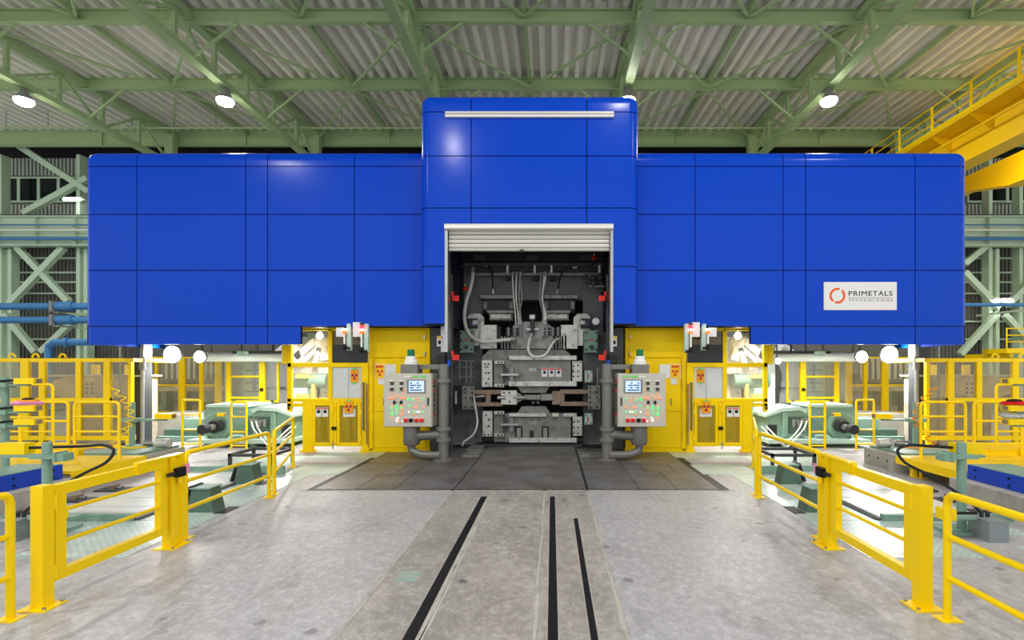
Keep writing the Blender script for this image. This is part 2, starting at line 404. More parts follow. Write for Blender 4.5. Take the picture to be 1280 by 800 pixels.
for i in range(5):
    xm = (TX[i]+TX[i+1])/2; zz = 14.42
    t = thing('roof_purlin', 'slim pale green rafter with slanting wind braces %s' % names[i], 'rafter', (xm, 10, zz), 'rafters between the trusses')
    MB().bar((xm,12,roof_z(12)-.16),(xm,28.8,roof_z(28.8)-.16),.13,.2).build('rafter', 'roof_green', t)
    for xe in (TX[i], TX[i+1]):
        MB().bar((xm,23.2,14.5),(xe,18.7,14.45),.09,.07).build('wind_brace', 'roof_green', t)
        MB().bar((xm,23.4,14.5),(xe,28.7,14.6),.09,.07).build('wind_brace', 'roof_green', t)
        MB().bar((xm,18.5,14.5),(xe,13.2,14.2),.09,.07).build('wind_brace', 'roof_green', t)
t = thing('hanging_pipe', 'thin green pipe hung on rods under the roof before the far wall', 'pipe', (XC, 26.4, 14.3))
MB().cyl((-34,26.4,14.2),(32,26.4,14.2),.05,6).build('pipe', 'roof_green', t)
for k in range(-16, 16):
    MB().cyl((k*2.1,26.4,14.2),(k*2.1,26.4,roof_z(26.4)),.015,4).build('hanger_rod', 'mid_grey', t)

# far wall with its window band
wb = struct(MB().box(-40,36,YB+.1,YB+.3,0,roof_z(YB)).build('wall_back', 'wall_sheet'), 'corrugated far wall of the hall')
def ribs(x0, x1, z0, z1, material):
    mb = MB(); x = x0
    while x < x1: mb.box(x, x+.11, YB+.04, YB+.1, z0, z1); x += .22
    o = mb.build('corrugated_sheet', material, wb); o['kind'] = 'stuff'; return o
zA, zB, zC, zD = ZZ(204,YB), ZZ(221,YB), ZZ(253,YB), ZZ(271,YB)
for x0, x1 in ((-36, -24.5), (22.5, 30)):
    ribs(x0, x1, zB+.1, zA+.3, 'wall_pale'); ribs(x0, x1, zD-.2, zC-.1, 'wall_pale'); ribs(x0, x1, .5, zD-1.7, 'wall_sheet')
MB().box(-40,36,YB,YB+.09,zA+.35,roof_z(YB)).build('gap_shade_strip', 'black', wb)  # black strip painted where the gap under the roof lies in shade
wn = 1
for x0, x1, m in ((-36, -25.4, 1.17), (24.4, 29, 1.17)):
    x = x0
    while x < x1:
        w = struct(bpy.data.objects.new('window_%d' % wn, None)); COL.objects.link(w); w.location = (x, YB, zC); ROOT[w.name] = Vector((x, YB, zC)); wn += 1
        MB().box(x+.08,x+1.09,YB+.03,YB+.05,zC+.1,zB-.1).build('pane', 'window_dark', w)
        for a, b, c, d in ((x,x+.08,zC,zB),(x+1.09,x+1.17,zC,zB),(x+.08,x+1.09,zC,zC+.1),(x+.08,x+1.09,zB-.1,zB)):
            MB().box(a,b,YB-.02,YB+.09,c,d).build('window_frame', 'wall_green', w)
        x += m
for z, h in ((ZZ(323,YB),.1),(ZZ(341,YB),.1),(ZZ(353,YB),.1),(ZZ(367,YB),.1),(ZZ(402,YB),.1),(ZZ(424,YB),.1)):
    MB().box(-36,-24.5,YB-.1,YB+.03,z-h/2,z+h/2).build('wall_girt', 'wall_green', wb)
    MB().box(22.5,30,YB-.1,YB+.03,z-h/2,z+h/2).build('wall_girt', 'wall_green', wb)
# crane runway girder along the far wall
YG = 29.4
zt, zb = ZZ(271,YG), ZZ(308,YG)
t = thing('runway_girder', 'deep pale green crane runway girder along the far wall', 'girder', (XC, YG, zb))
for nm, a, b, c, d in (('upper_flange',YG-.25,YG+.25,zt-.06,zt),('lower_flange',YG-.25,YG+.25,zb,zb+.06),('web',YG-.02,YG+.02,zb+.06,zt-.06)):
    MB().box(-38,34,a,b,c,d).build(nm, 'wall_green', t)
for k in range(-17, 16):
    MB().box(k*2.2-.02,k*2.2+.02,YG-.22,YG-.02,zb+.06,zt-.06).build('stiffener', 'wall_green', t)
MB().box(-38,34,YG-.05,YG+.05,zt,zt+.12).build('crane_rail', 'dark_grey', t)
for py, r, m, l in ((281,.04,'blue_pipe','thin blue pipe, highest of three along the runway girder'),(287.5,.05,'hose_white','thin white pipe between two blue pipes along the runway girder'),(298,.1,'blue_pipe','blue pipe along the lower half of the runway girder')):
    z = ZZ(py, YG-.4)
    t = thing('wall_pipe', l, 'pipe', (XC, YG-.4, z), 'pipes on the far wall')
    MB().cyl((-36,YG-.4,z),(32,YG-.4,z),r,8).build('pipe', m, t, smooth=True)
    for k in range(-8, 8): MB().box(k*4.4-.03,k*4.4+.03,YG-.42-r,YG-.02,z-r-.03,z-r).build('bracket', 'wall_green', t)
# columns and bracing on the far wall
cols = [(XX(8,30),.75,'column with wide flanges closest to the photo edge beyond the plain wing'),(XX(104,30),.62,'column half hidden by the plain wing of the enclosure'),
        (XX(1241,30),.6,'column behind the fluorescent lamp and crane girder'),(XX(1278,30),.5,'column beside the yellow access platform at the photo edge')]
for x, w, l in cols:
    t = thing('steel_column', 'pale green steel '+l, 'column', (x, 30, 0), 'columns along the far wall')
    MB().box(x-w/2,x-w/2+.2,29.9,30.4,0,roof_z(30)-.9).build('flange', 'wall_green', t)
    MB().box(x+w/2-.2,x+w/2,29.9,30.4,0,zb-.01).build('flange', 'wall_green', t)
    MB().box(x-w/2+.2,x+w/2-.2,30.12,30.18,0,zb-.01).build('web', 'wall_green', t)
    MB().box(x-w/2-.1,x+w/2+.1,29.8,30.5,0,.05).build('base_plate', 'wall_green', t)
def brace(pts, label):
    t = thing('cross_brace', label, 'brace', W(*pts[0], 29.8), 'diagonal braces on the far wall')
    for k in range(0, len(pts), 2):
        a, b = W(*pts[k], 29.74-.03*(k//2)), W(*pts[k+1], 29.74-.03*(k//2)); MB().bar(a, b, .3, .3, (0,1,0)).build('diagonal', 'wall_green', t)
    return t
brace([(22,309),(86,377),(80,309),(12,380)], 'pale green crossed brace above the two blue pipes')
brace([(6,393),(45,440),(102,392),(52,440)], 'pale green crossed brace below the two blue pipes')
brace([(30,267),(110,223),(20,180),(112,240)], 'pale green crossed brace in front of the dark windows')
brace([(1205,340),(1248,385),(1232,308),(1205,330),(1290,350),(1258,382)], 'pale green braces above the fluorescent lamp')
brace([(1246,392),(1200,443),(1256,394),(1290,430)], 'pale green braces below the fluorescent lamp')
for py, l in ((383,'upper of two thick blue pipes crossing before the far wall'),(400,'lower of two thick blue pipes crossing before the far wall')):
    z = ZZ(py,26); t = thing('water_pipe', l, 'pipe', (-22,26,z), 'thick blue pipes')
    MB().cyl((-30,26,z),(-16,26,z),.17,14).build('pipe', 'blue_pipe', t, smooth=True)
    x = XX(86,26); MB().cyl((x-.5,26,z),(x+.25,26,z),.23,14).build('coupling', 'blue_pipe', t, smooth=True)
    MB().box(x-.75,x-.62,25.75,26.25,z-.28,z+.25).build('clamp', 'mid_grey', t)
    MB().box(x-.75,x-.55,26.0,29.9,z-.32,z-.24).build('support_arm', 'wall_green', t)
z = ZZ(428,22); t = thing('water_pipe', 'blue pipe with elbow dropping behind the yellow mesh cage', 'pipe', (XX(60,22),22,0), 'thick blue pipes')
xa = XX(61,22)
MB().tube(smooth_path([(xa,22,.0),(xa,22,z-.45),(xa+.06,22,z-.15),(xa+.22,22,z-.02),(xa+.5,22,z),(xa+3.2,22,z)],4),.14,10).build('pipe', 'blue_pipe', t, smooth=True)
MB().cyl((xa+.7,22,z),(xa+.85,22,z),.2,12).build('flange', 'blue_pipe', t, smooth=True)
z = ZZ(381,26); t = thing('water_pipe', 'slim blue pipe passing under the fluorescent lamp', 'pipe', (20,26,z), 'thick blue pipes')
MB().cyl((18,26,z),(30,26,z),.09,10).build('pipe', 'blue_pipe', t, smooth=True)
MB().box(24,24.1,26,29.9,z-.2,z-.1).build('support_arm', 'wall_green', t)
for px, py, l in ((1253,377,'bright fluorescent wall lamp beside the signboard wing end'),(92,251,'bright white tube in front of the dark windows')):  # the second is a glowing white tube over the window band
    p = W(px,py,29.2); t = thing('tube_lamp', l, 'lamp', p, 'fluorescent lamps on the far wall')
    MB().box(p.x-.5,p.x+.5,29.1,29.35,p.z+.1,p.z+.18).build('housing', 'white', t)
    MB().cyl((p.x-.46,29.1,p.z+.03),(p.x+.46,29.1,p.z+.03),.07,8).build('tube', 'tube_lens', t)
    MB().box(p.x-.05,p.x+.05,29.35,29.88,p.z+.1,p.z+.16).build('bracket', 'mid_grey', t)
# yellow access platform on the far wall
t = thing('access_platform', 'small yellow access platform with railing high on the far wall', 'platform', W(1246,441,27), None)
a = W(1246,436,27); zt = a.z
MB().box(a.x,a.x+4,26.4,27.9,zt-.24,zt).build('deck', 'yellow', t)
for k in range(5):
    x = a.x+.03+k*.9; MB().cyl((x,26.45,zt),(x,26.45,zt+1.0),.035,8).build('post', 'yellow', t)
for h in (.33,.66,1.0): MB().cyl((a.x,26.45,zt+h),(a.x+4,26.45,zt+h),.03,8).build('rail', 'yellow', t)
MB().bar((a.x+1.0,26.4,zt+.9),(a.x+2.6,26.4,zt-.2),.1,.1).build('stair_stringer', 'yellow', t)
MB().box(a.x+.3,a.x+.5,26.6,29.5,zt-.45,zt-.24).build('support', 'yellow', t)
# ------------------------------------------------------------------ overhead crane
CX = 16.44
t = thing('overhead_crane', 'yellow overhead crane bridge with handrailed walkway beyond the signboard wing', 'crane', (CX, 20, ZZ(271,29.4)))
zw = 11.9; zr = ZZ(271,29.4)+.12
def girder(xa, xb, zt, zm, zend, nm):
    poly = [(4,zt),(29.6,zt),(29.6,zend),(27,zend),(24,zm),(4,zm)]
    MB().prism(poly,'x',xa,xb).build(nm,'crane_yellow',t)
girder(CX+.15, CX+1.0, zw-.1, zw-1.4, zr+.45, 'girder')
girder(CX+4.3, CX+5.15, zw-.1, zw-1.4, zr+.45, 'girder')
MB().box(CX-.75,CX+.15,4,29,zw-.13,zw).build('walkway', 'crane_yellow', t)
MB().box(CX-.76,CX-.72,4,29,zw,zw+.12).build('toe_board', 'yellow', t)
for k in range(12):
    y = 5.5+k*2.05
    MB().box(CX-.72,CX-.66,y-.04,y+.04,zw,zw+1.1).build('handrail_post', 'yellow', t)
    MB().prism([(CX-.7,zw-.13),(CX+.15,zw-.13),(CX+.15,zw-.75)],'y',y,y+.04).build('walkway_bracket', 'crane_yellow', t)
for h in (.38,.74,1.1): MB().cyl((CX-.69,4,zw+h),(CX-.69,29,zw+h),.03,6).build('handrail', 'yellow', t)
MB().box(CX-.6,CX+5.8,28.6,29.8,zr+.15,zr+.75).build('end_carriage', 'crane_yellow', t)
for x in (CX+.2,CX+4.9): MB().cyl((x,29.3,zr+.22),(x,29.5,zr+.22),.22,14).build('wheel', 'dark_grey', t)
MB().cyl((CX-.4,5,zw-.6),(CX-.4,27,zw-.6),.05,6).build('conduit', 'crane_yellow', t)
# ------------------------------------------------------------------ high bay lamps under the trusses
def area(name, loc, size, power, parent, rot=(0,0,0), col=(1,.99,.975), spread=PI):
    l = bpy.data.lights.new(name, 'AREA'); l.shape = 'DISK'; l.size = size; l.energy = power; l.color = col; l.spread = spread
    o = bpy.data.objects.new(name, l); COL.objects.link(o); o.parent = parent; o.location = Vector(loc)-ROOT[parent.name]; o.rotation_euler = rot
    return o
hl = {0:'over the plain wing end',1:'over the plain wing',2:'behind the plain edge of the tower',3:'beside the signboard edge of the tower',4:'over the signboard wing',5:'above the crane'}
for Y, l2 in ((20.6,'in the row behind the enclosure'),(1.2,'in the unseen row above camera')):
    for i in range(0 if Y > 20 else 1, 6 if Y < 20 else 6):
        if i == 3 and Y < 5: Y = 6.0  # unseen lamp added to brighten the signboard side, set clear of tower reflections
        if i == 2 and Y > 20: continue
        x = TX[i]; z = 12.95
        t = thing('high_bay_lamp', 'round high-bay lamp %s, %s' % (hl[i], l2), 'lamp', (x,Y,z), 'high-bay lamps under the trusses')
        MB().lathe([(.06,.16),(.12,.14),(.14,0),(.3,-.22),(.31,-.27)], (x,Y,z-.02), 16).build('housing', 'mid_grey', t, smooth=True)
        MB().lathe([(.02,-.26),(.29,-.27),(.31,-.34),(.25,-.44),(.12,-.50),(.01,-.51)], (x,Y,z-.02), 16).build('lens', 'lamp_lens', t, smooth=True)
        area('lamp_light', (x,Y,z-.56), .6, HIGHBAY_W*(.55 if Y == 6 else 1), t)

# ================================================================== blue enclosure
YT, YW = 12.72, 13.3
enc = thing('mill_enclosure', 'large glossy blue panelled mill enclosure with raised central tower', 'enclosure', (XC, YW, 0))
def surf(s, t, d, reg):
    x0, x1, zt, Y0, r, rl, rr = reg
    a = 0; sg = 1; cx = s; back = 0; b = 0; cz = t
    if rl and s < x0+r: a = (x0+r-s)/r; sg = -1; cx = x0+r
    if rr and s > x1-r: a = (s-x1+r)/r; sg = 1; cx = x1-r
    if t > zt-r: b = (t-zt+r)/r; cz = zt-r
    if a > PI/2: back += (a-PI/2)*r; a = PI/2
    if b > PI/2: back += (b-PI/2)*r; b = PI/2
    R = r+d
    return (cx+sg*R*math.sin(a)*math.cos(b), Y0+r-R*math.cos(a)*math.cos(b)+back, cz+R*math.sin(b))
def samples(a, b, lo, hi):                                # extra cuts where the sheet curves
    pts = {a, b}
    for k in range(11):
        q = lo+(hi-lo)*k/10
        if a < q < b: pts.add(q)
    return sorted(pts)
def panel_mesh(mb, s0, s1, t0, t1, reg, g=(1,1,1,1), gap=.011):
    x0, x1, zt, Y0, r, rl, rr = reg
    s0 += gap*g[0]; s1 -= gap*g[1]; t0 += gap*g[2]; t1 -= gap*g[3]
    S = set()
    if rl: S |= set(samples(s0, s1, x0+r-r*PI/2, x0+r))
    if rr: S |= set(samples(s0, s1, x1-r, x1-r+r*PI/2))
    S |= {s0, s1}; S = sorted(S); T = samples(t0, t1, zt-r, zt-r+r*PI/2)
    n, m = len(S), len(T)
    v = [surf(s,t,0,reg) for t in T for s in S]+[surf(s,t,-.03,reg) for t in T for s in S]
    f = [(j*n+i,j*n+i+1,(j+1)*n+i+1,(j+1)*n+i) for j in range(m-1) for i in range(n-1)]
    f += [tuple(q+n*m for q in reversed(x)) for x in f]
    N = n*m
    for i in range(n-1):
        f += [(i+1,i,N+i,N+i+1),((m-1)*n+i,(m-1)*n+i+1,N+(m-1)*n+i+1,N+(m-1)*n+i)]
    for j in range(m-1):
        f += [(j*n,(j+1)*n,N+(j+1)*n,N+j*n),((j+1)*n+n-1,j*n+n-1,N+j*n+n-1,N+(j+1)*n+n-1)]
    mb.add(v, f)
def panel(s0, s1, t0, t1, reg, nm='panel', g=(1,1,1,1)):
    mb = MB(); panel_mesh(mb, s0, s1, t0, t1, reg, g); return mb.build(nm, 'blue', enc, smooth=True)
wz = lambda py: ZZ(py, YW); wx = lambda px: XX(px, YW); tz = lambda py: ZZ(py, YT); tx = lambda px: XX(px, YT)
RR = .26
zwt = ZZ(191.5,YW+RR*.75)
RT = .24
TL, TR = XX(527,YT+RT*.75), XX(797.5,YT+RT*.75)
EL, ER = XX(111,YW+RR*.75), XX(1205,YW+RR*.75)
regL = (EL, TL+.35, zwt, YW, RR, True, False); regR = (TR-.35, ER, zwt, YW, RR, False, True)
ztop_end = zwt-RR+RR*PI/2+2.2
rowsW = [wz(431), wz(408), wz(338), wz(268), wz(208), zwt-RR+RR*PI/2+.02, ztop_end]
side_end = RR*PI/2-RR+2.6
colsL = [EL-side_end, EL+RR-RR*PI/2, wx(171), wx(307), wx(334.5), wx(443), TL+.3]
colsR = [TR-.3, wx(869), wx(979), wx(1007), wx(1144), ER-RR+RR*PI/2, ER+side_end]
def wing(cols, reg, notch, inner):
    for i in range(len(cols)-1):
        for j in range(len(rowsW)-1):
            s0, s1, t0, t1 = cols[i], cols[i+1], rowsW[j], rowsW[j+1]
            side = (cols[0] < wx(111)-1 and i == 0) or (cols[-1] > wx(1205)+1 and i == len(cols)-2)
            if side and j >= 4:
                continue
            if j == 0:                                      # the lowest strip ends where the step to the inner bay begins
                if inner == 'r':
                    if s0 >= notch: continue
                    s1 = min(s1, notch)
                else:
                    if s1 <= notch: continue
                    s0 = max(s0, notch)
            panel(s0, s1, t0, t1, reg, 'side_panel' if side else 'roof_panel' if j == 5 else 'panel')
wing(colsL, regL, wx(376), 'r'); wing(colsR, regR, wx(938), 'l')
# tower
ztt = ZZ(121.5,YT+RT*.75)
regT = (TL, TR, ztt, YT, RT, True, True)
sL, sR = TL+RT-RT*PI/2-.9, TR-RT+RT*PI/2+.9
cT = [sL, tx(589), tx(733.5), sR]; rT = [tz(260), tz(195), tz(140), ztt-RT+RT*PI/2+.02, ztt-RT+RT*PI/2+2.2]
for i in range(3):
    for j in range(4): panel(cT[i], cT[i+1], rT[j], rT[j+1], regT, 'roof_panel' if j == 3 else 'panel')
OL, OR, zo = tx(556), tx(766.5), tz(280)
panel(cT[1], cT[2], zo, rT[0], regT)
mb = MB(); panel_mesh(mb, OL, cT[1], zo, rT[0], regT, (0,1,1,1)); panel_mesh(mb, sL, OL, tz(333), rT[0], regT, (1,0,1,1)); mb.build('panel', 'blue', enc, smooth=True)
mb = MB(); panel_mesh(mb, cT[2], OR, zo, rT[0], regT, (1,0,1,1)); panel_mesh(mb, OR, sR, tz(333), rT[0], regT, (0,1,1,1)); mb.build('panel', 'blue', enc, smooth=True)
panel(sL, OL, tz(405), tz(333), regT); panel(OR, sR, tz(405), tz(333), regT)
# dark frame behind the panels
YE = 18.3
for nm, x0, x1, y0, z0, z1 in (('frame', wx(111)+.06, wx(376), YW+.05, wz(408)+.012, zwt-.14), ('frame', wx(376), TL+.2, YW+.05, wz(408)+.01, zwt-.14),
        ('frame', TR-.2, wx(938), YW+.05, wz(408)+.01, zwt-.14), ('frame', wx(938), wx(1205)-.06, YW+.05, wz(408)+.012, zwt-.14),
        ('frame', TL+.08, TR-.08, YT+.07, zo+.05, ztt-.15), ('frame', TL+.08, OL-.02, YT+.07, tz(405)+.01, zo+.05), ('frame', OR+.02, TR-.08, YT+.07, tz(405)+.01, zo+.05)):
    if z0 == zo+.05: MB().box(x0,x1,y0,YE,z0,z1).build(nm, 'blue_dark', enc)
    elif x0 == TL+.08 or x1 == TR-.08: MB().box(x0,x1,y0,YT+2.9,z0,z1).build(nm, 'blue_dark', enc)
    else: MB().box(x0,x1,y0,YE,z0,z1).build(nm, 'blue_dark', enc)
for x0, x1 in ((EL+.1, wx(376)), (wx(938), ER-.1)): MB().box(x0,x1,YW+.035,YW+.09,wz(431)+.02,wz(408)+.05).build('skirt_light_block', 'blue_dark', enc)  # added strip that blocks light leaking through the skirt seam
mb = MB(); zc = tz(144.5); a, b = tx(557), tx(767)
mb.prism([(YT-.07,zc-.06),(YT-.085,zc-.01),(YT-.07,zc+.07),(YT,zc+.07),(YT,zc-.06)],'x',a,b); mb.build('trim_strip', 'shutter', enc)
MB().box(a,b,YT-.091,YT-.07,zc+.002,zc+.012).build('trim_groove', 'dark_grey', enc)
# jamb strips of the opening
for x0, x1 in ((OL-.0, OL+.07), (OR-.07, OR)):
    MB().box(x0,x1,YT-.01,YT+.35,tz(440),zo).build('jamb', 'steel', enc)
# support columns of the wings
for mir, l in SIDES:
    c = XX(175,15.3); t = thing('support_column', 'dark steel column under the far end of the wing, %s' % l, 'column', (c,15.3,0), 'columns under the wings', mir)
    MB().box(c-.16,c+.2,15.1,15.5,0,wz(408)).build('shaft', 'dark_grey', t, mir)
    MB().box(c-.3,c+.3,14.95,15.6,0,.06).build('base_plate', 'dark_grey', t, mir)
    for dx, r in ((-.32,.035),(.3,.05)):
        MB().cyl((c+dx,15.0,.06),(c+dx,15.0,wz(408)),r,8).build('conduit', 'hose_grey', t, mir, True)
    MB().lathe([(.0,.08),(.07,.06),(.08,0),(.08,-.3)][::-1] and [(.08,-.3),(.08,0),(.07,.06),(.01,.08)], (c+.3,15.0,2.45), 10).build('conduit_head', 'mid_grey', t, mir, True)
# ------------------------------------------------------------------ roller shutter
sh = thing('roller_shutter', 'silver roller shutter raised at the top of the tower opening', 'shutter', (XC, YT, tz(314)))
z1 = tz(280.5); z0 = tz(287.5)
MB().prism([(YT-.1,z0+.02),(YT-.1,z1-.03),(YT-.07,z1),(YT+.25,z1),(YT+.25,z0),(YT-.08,z0)],'x',OL+.005,OR-.005).build('housing', 'shutter', sh)
ps = [288, 293.4, 298.8, 304.2, 309.6, 314]
for k in range(5):
    za, zb_ = ZZ(ps[k],YT+.1)-.004, ZZ(ps[k+1],YT+.1)+.004; h = za-zb_
    MB().prism([(YT+.14,zb_),(YT+.105,zb_+.015),(YT+.09,zb_+h*.5),(YT+.105,za-.015),(YT+.14,za)],'x',OL+.08,OR-.08).build('bottom_bar' if k == 4 else 'slat', 'shutter', sh)
MB().box(XC-.14,XC-.04,YT+.06,YT+.1,tz(312.5),tz(311)).build('pull_handle', 'dark', sh)
# ------------------------------------------------------------------ company sign
a, b = W(1030,352.5,YW-.02), W(1121,387.5,YW-.02)
sg = thing('company_sign', 'white company signboard with orange ring logo and dark lettering', 'sign', ((a.x+b.x)/2, YW-.02, b.z))
MB().box(a.x,b.x,YW-.02,YW+.005,b.z,a.z).build('board', 'sign_white', sg)
cx, cz = XX(1046.7,YW-.02), ZZ(369.6,YW-.02); ro, ri = 9.8*YW/F, 7.2*YW/F
for a0, a1 in ((52, -118), (232, 62)):                     # two arcs with slanted gaps, upper right and lower left
    A0, A1 = (math.radians(49), math.radians(-110)) if a0 == 52 else (math.radians(72), math.radians(232))
    K = 20; pts = [(cx+ro*math.cos(A0+(A1-A0)*k/K), cz+ro*math.sin(A0+(A1-A0)*k/K)) for k in range(K+1)]
    pts += [(cx+ri*math.cos(A0+(A1-A0)*k/K), cz+ri*math.sin(A0+(A1-A0)*k/K)) for k in range(K,-1,-1)]
    mb = MB()
    n = K+1
    for k in range(K):
        q = [pts[k], pts[k+1], pts[2*n-2-k], pts[2*n-1-k]]; mb.prism(q,'y',YW-.026,YW-.02)
    mb.build('logo_arc', 'logo_orange', sg)
text_part('PRIMETALS', 8.4*YW/F, (XX(1087.3,YW),YW-.024,ZZ(367.2,YW)), 'print_black', sg, width=54.5*YW/F, space=1.12)
MB().box(XX(1060.3,YW),XX(1114,YW),YW-.024,YW-.02,ZZ(372.8,YW),ZZ(372.3,YW)).build('rule', 'print_grey', sg)
text_part('TECHNOLOGIES', 3.2*YW/F, (XX(1087.3,YW),YW-.024,ZZ(375.6,YW)), 'print_grey', sg, width=54.5*YW/F, space=1.6)

# ================================================================== floor pieces
def fplate(nm, x0, x1, y0, y1, m, h=.008, mir=False, parent=floor, z=0):
    return MB().box(x0+.008,x1-.008,y0+.008,y1-.008,z-.01,z+h).build(nm, m, parent, mir)
xs_ = (-1.77, .62)
MB().box(-4.42,3.2,9.5,15.2,-.01,.004).build('plate_bed', 'dark', floor)
fplate('checker_plate', -1.77, .62, 9.55, 13.5, 'checker_dark')
fplate('checker_plate', -1.77, .62, 13.5, 14.7, 'checker_dark')
for mir in (False, True):
    for x0, x1, y0, y1 in ((-4.3,-3.55,9.55,11.2),(-3.55,-2.86,9.55,11.2),(-2.86,-1.78,9.55,13.0),(-4.3,-3.9,11.2,12.1),(-3.9,-3.25,11.2,12.1),(-3.25,-2.86,11.2,12.1),(-4.3,-2.86,12.1,13.8),(-2.86,-1.78,13.0,14.4)):
        fplate('checker_plate', x0, min(x1, mx(.66)) if mir else x1, y0, y1, 'checker_dark', mir=mir)
for x0, x1, y0 in ((-1.21,-1.11,9.02),(-.035,.05,9.02),(.315,.375,7.7)):
    MB().box(x0-.012,x1+(.045 if x0 < -1 else .014),1.5,y0+.02,-.01,.003).build('rail_bedding', 'concrete', floor)
    MB().box(x0,x1,1.5,y0,-.01,.007).build('floor_rail', 'black', floor)
def joint(pts, w=.05):
    mb = MB(); rnd = random.Random(len(pts)+int(pts[0][0]*100)); K = 26; L = []
    for k in range(K+1):
        t = k/K; x = pts[0][0]+(pts[1][0]-pts[0][0])*t+rnd.uniform(-.012,.012); y = pts[0][1]+(pts[1][1]-pts[0][1])*t; q = w*rnd.uniform(.35,1)
        L.append((x-q/2,x+q/2,y))
    for (a,b,y),(c,d,y2) in zip(L,L[1:]): mb.add([(a,y,.003),(b,y,.003),(d,y2,.003),(c,y2,.003)],[(0,1,2,3)])
    return mb.build('floor_joint', 'concrete', floor)
for x0, x1 in ((-1.80,-1.74),(-1.03,-1.06),(-.13,-.15),(.63,.6)): joint([(x0,9.5),(x1,1.5)])
MB().box(-4.5,3.3,9.44,9.5,0,.003).build('floor_joint', 'concrete', floor)
a = W(500,724,5.5); fplate('patch_plate', XX(493,5.5),XX(522,5.5),5.42,5.72,'patch',.003)
for mir in (False, True):                                  # pale plates beyond the guard rails (measured on the plain side)
    for x0, x1, y0, y1 in ((-6.3,-4.95,6.1,7.6),(-6.0,-4.95,7.6,9.4),(-5.95,-4.95,9.4,10.9),(-5.6,-4.4,10.9,12.0),(-7.6,-6.3,6.9,7.6),(-7.7,-6.0,10.9,13.2),(-6.0,-4.3,12.9,13.75)):
        fplate('mint_plate', x0, x1, y0, y1, 'checker_mint', .006, mir)
    for k in range(6): fplate('hatch_plate', -7.55, -6.02, 7.65+k*.56, 8.19+k*.56, 'hatch', .05, mir)
    MB().box(-7.6,-5.95,7.62,11.05,-.01,.02).build('hatch_bed', 'dark_grey', floor, mir)
fplate('mint_plate', 5.7, 8, 5.2, 6.5, 'checker_mint', .006); fplate('mint_plate', -9.3, -7.1, 4.9, 6.2, 'checker_mint', .006)

# ================================================================== mill stand inside the opening
YM = 15.0
ms = thing('mill_stand', 'grey steel rolling mill stand inside the tower opening with roll chocks', 'machine', (XC, YM+.6, 0))
def mpart(nm, px0, py0, px1, py1, dy, th, m, c=0): return MB().pbox(px0,py0,px1,py1,YM+dy,th,c).build(nm, m, ms)
def mpoly(nm, poly, dy, th, m): return MB().pprism(poly,YM+dy,th).build(nm, m, ms)
# housing: header, two posts, dark cavity between
mpart('housing_post', 540, 313, 603, 558, .55, .6, 'housing'); mpart('housing_post', 729, 313, 790, 558, .55, .6, 'housing')
mpart('housing_header', 603, 313, 729, 375, .55, .6, 'housing')
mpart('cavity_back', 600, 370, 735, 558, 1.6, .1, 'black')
mpart('header_beam', 552, 309, 775, 326, .2, .3, 'dark')
for a, b in ((590,607),(657,674),(723,741)): mpart('header_bracket', a, 317, b, 325, .1, .2, 'dark_grey', .03)
# side walls of the opening
for x0, x1 in ((-3.16, -3.06), (1.77, 1.86)):
    MB().box(x0,x1,14.3,YM+.5,0,5.65).build('side_frame', 'dark_grey', ms)
# bearing blocks with lintels
for q in (0, 1):
    f = (lambda x: x) if not q else (lambda x: 1322-x)
    def R(nm, a, y0, b, y1, dy, th, m, c=0): a, b = sorted((f(a),f(b))); return mpart(nm, a, y0, b, y1, dy, th, m, c)
    R('lintel', 599, 368, 642, 373.5, .3, .5, 'plate_mid', .02)
    R('bearing_block', 604, 374, 641, 391, .45, .5, 'dark_grey', .04)
    R('bearing_lug', 603, 376, 609, 387, .35, .4, 'chock', .03); R('bearing_lug', 636, 376, 642, 387, .35, .4, 'chock', .03)
    R('block_ledge', 611, 391, 640, 400, .3, .5, 'plate_light', .05); R('block_ledge', 609, 388, 642, 391, .25, .5, 'plate_mid')
    mpoly('side_shield', [(f(x),y) for x,y in ((584,396),(589,392),(600,392),(605,397),(605,412),(601,416),(601,432),(593,432),(593,414),(584,412))], .2, .08, 'plate_light')
    R('cover_plate', 600, 406, 621, 436, .1, .15, 'plate_light', .01)
    R('cover_edge', 621, 408, 626, 430, .2, .1, 'dark')
    g = R('drive_box', 574.5, 413, 591.5, 441, -.05, .3, 'machine_green', .02)
    for bx, by in ((576.5,416),(589.5,416),(576.5,426),(589.5,426),(576.5,437),(589.5,437)):
        p = W(f(bx),by,YM-.05); MB().cyl((p.x,YM-.07,p.z),(p.x,YM-.05,p.z),.03,8).build('bolt', 'dark', g)
    p = W(f(583),434,YM-.05); MB().cyl((p.x,YM-.12,p.z),(p.x,YM-.05,p.z),.06,12).build('drive_hub', 'dark_grey', g)
    MB().pbox(*sorted((f(580.5),f(586)))[:1],424,max(f(580.5),f(586)),425.5,YM-.056,.006).build('drive_label', 'print_red', g)
    R('valve_body', 584, 398, 596, 410, 0, .25, 'dark_grey', .04); R('valve_cap', 590, 400, 597, 406, -.08, .2, 'plate_light', .03)
    R('valve_plug', 588.5, 403.5, 590.5, 406, -.02, .1, 'blue_tag')
p = W(744.5,402,YM-.05); MB().cyl((p.x,YM-.15,p.z),(p.x,YM+.05,p.z),.1,14).build('white_cap', 'white', ms, smooth=True)
